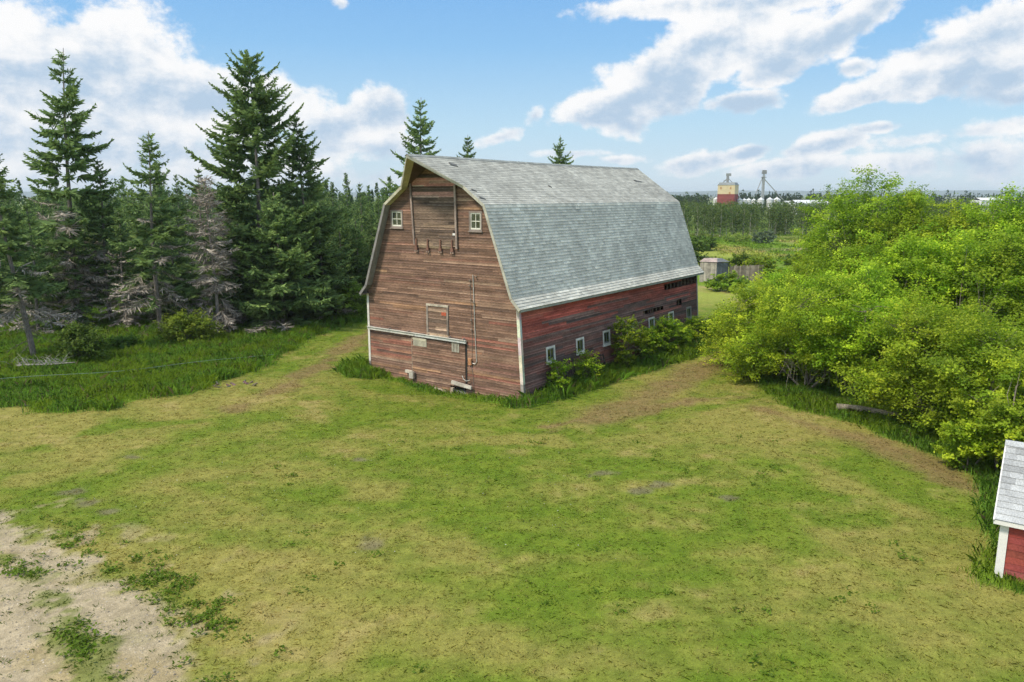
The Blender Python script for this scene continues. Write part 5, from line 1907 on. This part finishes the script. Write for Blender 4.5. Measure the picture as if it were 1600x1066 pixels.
def grain_leg():
    Y = 452.0
    x = xat(1192, 300, Y)
    zt = topz(266, Y)
    root = thing('grain_tower', 'tall grey grain leg tower with slanting spouts beside the elevator', 'grain tower', (x, Y, 0))
    m = MB((0.46, 0.47, 0.48))
    for s in (-1, 1):
        for t in (-1, 1):
            m.beam((s * 0.62, t * 0.62, 0), (s * 0.5, t * 0.5, zt - 3), 0.25, 0.25, up=(0, 1, 0))
    for i in range(14):
        z = 1.5 + i * (zt - 5) / 14
        z2 = z + (zt - 5) / 14
        s = 1 if i % 2 else -1
        m.beam((-0.56 * s, -0.6, z), (0.56 * s, -0.6, z2), 0.15, 0.15, up=(0, 1, 0))
        m.beam((-0.6, -0.6, z), (0.6, -0.6, z), 0.15, 0.15, up=(0, 0, 1))
    m.box(-0.40, 0.40, -0.4, 0.4, 0, zt - 2)
    m.build('tower', M['metal'], root)
    m = MB((0.25, 0.25, 0.26))
    m.box(-1.1, 1.4, -0.8, 0.8, zt - 2.2, zt - 1.0)
    m.box(-0.9, 1.3, -0.8, 0.8, zt - 1.0, zt)
    m.box(-1.3, 1.4, -0.9, 0.9, zt - 4.2, zt - 3.9)
    m.build('head', M['metal'], root)
    for dx, z in ((xat(1181, 302, Y) - x, topz(303, Y)), (xat(1216, 304, Y) - x, topz(304, Y)), (xat(1224, 312, Y) - x, topz(313, Y))):
        m = MB((0.36, 0.37, 0.38))
        m.tube([(0.4 if dx > 0 else -0.4, 0, zt - (3 if dx < 0 else 5)), (dx, 0, z)], 0.27, 0.27, 6)
        m.build('spout', M['metal'], root)


grain_leg()


def bin_(px, w_px, pytop, Y, label):
    x = xat(px, 310, Y)
    r_ = w_px / 2 / F * Y
    zt = topz(pytop, Y)
    root = thing('grain_bin', label, 'grain bin', (x, Y, 0), 0.0, 'white grain bins by the elevator')
    m = MB((0.55, 0.56, 0.57))
    z0, z1 = 1.8, zt - r_ * 0.55
    n = 20
    ring = lambda rr_, z: [(rr_ * math.cos(6.283 * k / n), rr_ * math.sin(6.283 * k / n), z) for k in range(n)]
    levels = [(r_ * 0.25, 0.8), (r_, z0 + r_ * .5)]
    nz = 7
    for i in range(1, nz + 1):
        levels.append((r_ * (1.012 if i % 2 else 1.0), z0 + r_ * .5 + (z1 - z0 - r_ * .5) * i / nz))
    rg = [ring(*l) for l in levels]
    for a, b in zip(rg, rg[1:]):
        for k in range(n):
            j = (k + 1) % n
            m.quad(a[k], a[j], b[j], b[k])
    m.build('wall', M['paint'], root)
    m = MB((0.62, 0.64, 0.66))
    a, b = ring(r_ * 1.05, z1), ring(r_ * 0.15, zt)
    for k in range(n):
        j = (k + 1) % n
        m.quad(a[k], a[j], b[j], b[k])
    m.tube([(0, 0, zt - 0.2), (0, 0, zt + 0.35)], r_ * 0.18, r_ * 0.16, 8)
    m.build('roof', M['paint'], root)
    m = MB((0.4, 0.4, 0.4))
    for k in range(6):
        a_ = 6.283 * k / 6
        m.beam((r_ * .95 * math.cos(a_), r_ * .95 * math.sin(a_), -0.1), (r_ * .95 * math.cos(a_), r_ * .95 * math.sin(a_), z0 + r_ * .5), 0.15, 0.15, up=(0, 1, 0))
    m.build('legs', M['metal'], root)


bin_(1119, 8, 308.5, 455, 'white bin peeking out on the barn side of the elevator')
bin_(1156, 8, 310, 448, 'white bin touching the open side of the elevator')
bin_(1163, 8, 310.5, 450, 'white bin, second out from the open side of the elevator')
bin_(1170, 8, 310.2, 452, 'white bin, third out from the open side of the elevator')
bin_(1178, 9, 311, 455, 'dull white bin halfway between elevator and tower')
bin_(1189, 10, 309.3, 446, 'round white bin right at the foot of the grain leg tower')
bin_(1203, 10, 309, 450, 'white bin, next out from the tower foot under the spouts')
bin_(1214, 11, 308.8, 450, 'white bin where the long spouts come down')


def long_building(px0, px1, pyt, Y, label):
    x0, x1 = xat(px0, 315, Y), xat(px1, 315, Y)
    zt = topz(pyt, Y)
    root = thing('storage_building', label, 'building', ((x0 + x1) / 2, Y, 0), 0, 'long white storage buildings')
    w = (x1 - x0) / 2
    m = MB((0.66, 0.68, 0.70))
    m.box(-w, w, -6, 6, 0, zt - 1.6)
    m.build('wall', M['paint'], root)
    m = MB((0.60, 0.61, 0.62))
    for s in (-1, 1):
        m.quad((-w - 0.3, s * 6.4, zt - 1.75), (w + 0.3, s * 6.4, zt - 1.75), (w + 0.3, 0, zt), (-w - 0.3, 0, zt))
    m.build('roof', M['paint'], root)
    m = MB((0.25, 0.27, 0.28))
    for k in range(4):
        m.box(-w * 0.75 + k * w * 0.45, -w * 0.75 + k * w * 0.45 + 3, -6.05, -6.01, 0, 4)
    m.build('doors', M['paint'], root)


long_building(1239, 1289, 312.5, 430, 'long white low building behind the poplar belt')
long_building(1225, 1237, 314, 470, 'small white hut next to the spout ends behind the poplars')
long_building(1525, 1560, 309, 520, 'pale building roof glimpsed between maple tops by the photo edge')


def far_trees():
    """treelines on the plain: one mass each"""
    r = np.random.RandomState(19)
    def line(name, label, pts, n, h0, h1, conifer, col, m=46, ls=(0.9, 1.9)):
        Vs, Cs = [], []
        for k in range(n):
            t = r.rand() * (len(pts) - 1)
            i = int(t)
            x = pts[i][0] + (pts[i + 1][0] - pts[i][0]) * (t - i)
            y = pts[i][1] + (pts[i + 1][1] - pts[i][1]) * (t - i) + r.uniform(0, 30)
            h = r.uniform(h0, h1) * (1.25 if r.rand() < 0.12 else 1)
            z = r.rand(m) ** 0.8 * h
            rad_ = (2.0 * (1 - z / h) + 0.15) if (conifer and r.rand() < 0.6) else 2.4 * np.sqrt(np.clip(1.05 - (z / h) ** 2, 0.03, 1))
            a = r.uniform(0, 6.28, m)
            q = np.sqrt(r.rand(m)) * rad_
            c = np.stack([x + q * np.cos(a), y + q * np.sin(a), z + 0.3], 1)
            V, Fq = leaf_quads(c, r, ls[0], ls[1], 0.6, up=0.5)
            Vs.append(V)
            Cs.append(np.repeat(np.array(col)[None] * r.uniform(0.7, 1.35) * r.uniform(0.75, 1.25, m)[:, None], 4, 0))
        V, C = np.concatenate(Vs), np.concatenate(Cs)
        o = mesh_np(name, V, np.arange(len(V)).reshape(-1, 4), M['leaf'], C)
        tag(o, label, 'treeline', kind='stuff')
    X = lambda px, Y: xat(px, 310, Y)
    line('far_treeline', 'round-topped green trees on the plain between barn roof and elevator', [(X(1040, 470), 470), (X(1115, 480), 480)], 90, 8.0, 10.5, False, (0.080, 0.130, 0.045))
    line('far_treeline', 'dark conifer treeline on the plain behind bins and tower', [(X(1150, 560), 560), (X(1235, 540), 540), (X(1330, 520), 520), (X(1480, 540), 540), (X(1700, 560), 560)], 420, 7.5, 12.0, True, (0.060, 0.095, 0.045))
    line('conifer_wood', 'depth of the conifer wood seen between the spruce trunks', [(-150, 128), (-100, 135), (-60, 140), (-22, 150)], 420, 8.5, 11.0, True, (0.095, 0.150, 0.055), 240, (0.35, 0.75))
    line('distant_wood', 'long low wood far off along the horizon', [(-900, 1500), (0, 1650), (500, 1500), (1100, 1400)], 700, 8, 13, False, (0.05, 0.075, 0.04))


far_trees()

# ------------------------------------------------------------------ sun, sky and clouds
SUN_AZ, SUN_EL = rad(-122), rad(52)
sd_ = bpy.data.lights.new('sun', 'SUN')
sd_.energy = 3.4
sd_.angle = rad(10)
sd_.color = (1.0, 0.89, 0.72)
so = bpy.data.objects.new('sun', sd_)
COL.objects.link(so)
dirv = Vector((math.sin(SUN_AZ) * math.cos(SUN_EL), math.cos(SUN_AZ) * math.cos(SUN_EL), math.sin(SUN_EL)))
so.rotation_euler = dirv.to_track_quat('Z', 'Y').to_euler()
so.location = (-40, -20, 60)

wd = bpy.data.worlds.new("World")
S.world = wd
wd.use_nodes = True
nt = wd.node_tree
nt.nodes.clear()
out = N(nt, 'ShaderNodeOutputWorld')
bg = N(nt, 'ShaderNodeBackground')
SKY_STR = 0.11
EXPO = 0.35
bg.inputs['Strength'].default_value = SKY_STR
nt.links.new(bg.outputs[0], out.inputs[0])
sky = N(nt, 'ShaderNodeTexSky')
sky.sky_type = 'NISHITA'
sky.sun_disc = False
sky.sun_elevation = SUN_EL
sky.sun_rotation = SUN_AZ
sky.air_density, sky.dust_density, sky.ozone_density = 1.0, 0.6, 1.5
tc = N(nt, 'ShaderNodeTexCoord')
sep = N(nt, 'ShaderNodeSeparateXYZ')
nt.links.new(tc.outputs['Generated'], sep.inputs[0])
az = math_n(nt, 'ARCTAN2', sep.outputs['X'], sep.outputs['Y'])
el = math_n(nt, 'ARCSINE', sep.outputs['Z'])
pos = N(nt, 'ShaderNodeCombineXYZ')
nt.links.new(az, pos.inputs[0]); nt.links.new(el, pos.inputs[1])


def fb(scale, detail, rough, offset=(0, 0, 0), stretch=(1, 1.7, 1), dist=0.0):
    mp = N(nt, 'ShaderNodeMapping', ins={'Vector': pos.outputs[0], 'Location': offset, 'Scale': stretch})
    n = N(nt, 'ShaderNodeTexNoise', ins={'Vector': mp.outputs[0], 'Scale': scale, 'Detail': detail, 'Roughness': rough, 'Distortion': dist})
    return n.outputs['Fac']


n_big = fb(15.0, 8.0, 0.62, stretch=(1, 1.35, 1), dist=0.1)
n_sun = fb(15.0, 6.0, 0.62, offset=(0.010, -0.022, 0), stretch=(1, 1.35, 1), dist=0.1)
n_soft = fb(7.0, 3.0, 0.5, offset=(3.1, 1.7, 0), stretch=(1, 2.0, 1))

# cumulus where the photograph has them: direction, half widths (in photo pixels), tilt, weight
BLOBS = [(60, 130, 150, 85, 0, 1.1), (190, 105, 110, 70, -10, 1.0), (300, 150, 110, 50, -12, 1.0), (150, 220, 250, 55, 0, 0.75), (440, 165, 85, 36, -8, 0.9), (380, 235, 190, 36, 0, 0.6),
         (590, 178, 50, 38, 20, 1.0), (520, 205, 75, 36, 0, 0.9), (600, 232, 80, 22, 0, 0.6), (420, 272, 220, 18, 0, 0.5), (110, 280, 180, 20, 0, 0.5),
         (1040, 118, 110, 52, 30, 1.15), (985, 158, 120, 28, 12, 1.1), (1120, 70, 110, 48, 18, 1.15), (1230, 72, 95, 38, 12, 1.1), (1320, 40, 80, 24, 25, 0.95), (1165, 157, 54, 16, 0, 0.9),
         (1130, 8, 190, 18, 0, 0.85), (1195, 105, 50, 26, 30, 0.9),
         (1540, 80, 110, 46, 8, 1.1), (1480, 115, 110, 26, 8, 1.0), (1350, 146, 70, 15, 14, 0.9), (1335, 106, 26, 12, 0, 0.75), (1600, 120, 80, 30, 0, .9),
         (1290, 226, 58, 17, 14, 0.95), (1165, 240, 40, 13, 14, 0.85), (1090, 256, 60, 15, 8, 0.75), (1235, 262, 90, 15, 6, 0.72), (1390, 258, 90, 17, 0, 0.6), (1540, 245, 120, 26, 0, 0.5), (1480, 212, 140, 12, 6, 0.42), (1370, 199, 45, 9, 4, 0.65),
         (836, 181, 20, 14, 40, 0.5), (530, 4, 20, 9, -20, 0.42), (775, 216, 45, 10, 14, 0.5), (900, 240, 70, 8, 0, 0.45), (965, 250, 50, 9, 0, 0.5), (1700, 60, 160, 60, 0, 1.0), (-160, 130, 200, 110, 0, 1.1)]
Mx = None
Tx = None
for (px, py, hw, hh, tilt, wgt) in BLOBS:
    d = ray(px, py)
    d /= np.linalg.norm(d)
    a0, e0 = math.atan2(d[0], d[1]), math.asin(d[2])
    k = 1.0 / F
    pv_ = pos.outputs[0]
    if Tx is not None:  # a vanishing term that only makes the blobs evaluate one after another (the shader stack is small)
        ch = N(nt, 'ShaderNodeVectorMath', operation='MULTIPLY_ADD', ins={0: Tx, 1: (1e-9, 1e-9, 1e-9), 2: pos.outputs[0]})
        pv_ = ch.outputs[0]
    mp = N(nt, 'ShaderNodeMapping', vector_type='TEXTURE', ins={'Vector': pv_, 'Location': (a0, e0, 0), 'Rotation': (0, 0, rad(tilt)), 'Scale': (hw * k * 1.25, hh * k * 1.35, 1)})
    ln = N(nt, 'ShaderNodeVectorMath', operation='LENGTH')
    nt.links.new(mp.outputs[0], ln.inputs[0])
    v = math_n(nt, 'MULTIPLY_ADD', ln.outputs['Value'], -wgt, wgt)
    Mx = v if Mx is None else math_n(nt, 'MAXIMUM', Mx, v)
    sh = N(nt, 'ShaderNodeVectorMath', operation='ADD', ins={0: mp.outputs[0], 1: (0.2, -0.6, 0)})
    ln = N(nt, 'ShaderNodeVectorMath', operation='LENGTH')
    nt.links.new(sh.outputs[0], ln.inputs[0])
    v = math_n(nt, 'MULTIPLY_ADD', ln.outputs['Value'], -wgt, wgt)
    # keep Tx behind Mx in the order of evaluation
    v = math_n(nt, 'MULTIPLY_ADD', Mx, 1e-9, v)
    Tx = v if Tx is None else math_n(nt, 'MAXIMUM', Tx, v)
# scattered clouds over the rest of the sky, away from the part the photograph shows
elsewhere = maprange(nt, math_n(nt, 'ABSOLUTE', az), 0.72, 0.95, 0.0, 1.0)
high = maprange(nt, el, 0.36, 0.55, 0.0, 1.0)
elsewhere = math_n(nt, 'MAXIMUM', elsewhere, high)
sc_ = fb(3.2, 2.0, 0.5, offset=(9.0, 4.0, 0))
scat = math_n(nt, 'MULTIPLY_ADD', sc_, 3.0, -1.25)
scat = math_n(nt, 'MULTIPLY_ADD', math_n(nt, 'SUBTRACT', 1.0, elsewhere), -3.0, scat)
Mx = math_n(nt, 'MAXIMUM', Mx, scat)
Mx = math_n(nt, 'MAXIMUM', Mx, -1.2)
Mc = math_n(nt, 'MINIMUM', Mx, 0.68)
dens = math_n(nt, 'MULTIPLY_ADD', math_n(nt, 'SUBTRACT', n_big, 0.53), 1.6, Mc)
alpha = maprange(nt, dens, 0.0, 0.31, 0.0, 1.0)
# the tops of the heaps catch the sun, their flat bases are grey-blue
dlt = math_n(nt, 'SUBTRACT', Tx, Mx)
dlt = math_n(nt, 'MINIMUM', math_n(nt, 'MAXIMUM', dlt, -0.5), 0.5)
lit = math_n(nt, 'SUBTRACT', n_big, n_sun)
lit = math_n(nt, 'MULTIPLY_ADD', lit, 2.0, 0.66)
lit = math_n(nt, 'MULTIPLY_ADD', dlt, 0.75, lit)
soft = maprange(nt, n_soft, 0.35, 0.65, 0.0, 0.20)
lit = math_n(nt, 'SUBTRACT', lit, soft, clamp=True)
edge = maprange(nt, dens, 0.05, 0.40, 0.25, 0.0)
lit = math_n(nt, 'ADD', lit, edge, clamp=True)
EX = 2 ** EXPO
D = SKY_STR * EX
ccol = N(nt, 'ShaderNodeMixRGB')
ccol.inputs[1].default_value = (0.47 / D, 0.62 / D, 0.79 / D, 1)
ccol.inputs[2].default_value = (1.0 / D, 1.0 / D, 1.0 / D, 1)
nt.links.new(maprange(nt, lit, -0.1, 0.95, 0, 1), ccol.inputs[0])
# clear air: paler towards the horizon
ramp = N(nt, 'ShaderNodeValToRGB')
nt.links.new(maprange(nt, el, 0.0, 0.6, 0.0, 1.0, smooth=False), ramp.inputs[0])
e = ramp.color_ramp.elements
e[0].position, e[0].color = 0.0, (0.68, 0.81, 0.90, 1)
e[1].position, e[1].color = 1.0, (0.12, 0.34, 0.76, 1)
for p_, c_ in ((0.14, (0.50, 0.74, 0.92, 1)), (0.30, (0.28, 0.57, 0.91, 1)), (0.52, (0.15, 0.41, 0.86, 1))):
    q_ = e.new(p_); q_.color = c_
rs = N(nt, 'ShaderNodeVectorMath', operation='SCALE')
nt.links.new(ramp.outputs[0], rs.inputs[0]); rs.inputs['Scale'].default_value = 1.0 / D
veil = N(nt, 'ShaderNodeMixRGB')
veil.inputs[0].default_value = 0.9
nt.links.new(sky.outputs[0], veil.inputs[1])
nt.links.new(rs.outputs[0], veil.inputs[2])
mixc_ = N(nt, 'ShaderNodeMixRGB')
nt.links.new(alpha, mixc_.inputs[0])
nt.links.new(veil.outputs[0], mixc_.inputs[1])
nt.links.new(ccol.outputs[0], mixc_.inputs[2])
# outside the view the sky is brightened and warmed as added fill light
fill_gain = N(nt, 'ShaderNodeMixRGB', blend_type='MULTIPLY')
nt.links.new(elsewhere, fill_gain.inputs[0])
nt.links.new(mixc_.outputs[0], fill_gain.inputs[1])
fill_gain.inputs[2].default_value = (1.62, 1.50, 1.30, 1)
nt.links.new(fill_gain.outputs[0], bg.inputs['Color'])

hz = MB((1, 1, 1))
hz.box(-10500, 10500, -10500, 10500, -5.0, 82.0)
hm, nth, ndh, lkh = new_mat('air')
ho = N(nth, 'ShaderNodeOutputMaterial')
pv = N(nth, 'ShaderNodeVolumePrincipled')
pv.inputs['Color'].default_value = (0.80, 0.90, 1.0, 1)
pv.inputs['Density'].default_value = 1.3e-4
lkh.new(pv.outputs[0], ho.inputs['Volume'])
hzo = hz.build('haze', hm, weld=True)
tag(hzo, 'faint bluish air over the plain', 'haze', kind='stuff')

# ------------------------------------------------------------------ render settings
S.view_settings.view_transform = 'Standard'
S.view_settings.look = 'None'
S.view_settings.exposure = EXPO
S.view_settings.gamma = 1.0
S.view_settings.use_curve_mapping = False
S.cycles.max_bounces = 6
S.cycles.diffuse_bounces = 3
S.cycles.transmission_bounces = 3
S.cycles.use_denoising = True
S.cycles.denoising_input_passes = 'RGB_ALBEDO_NORMAL'
S.cycles.denoising_prefilter = 'FAST'
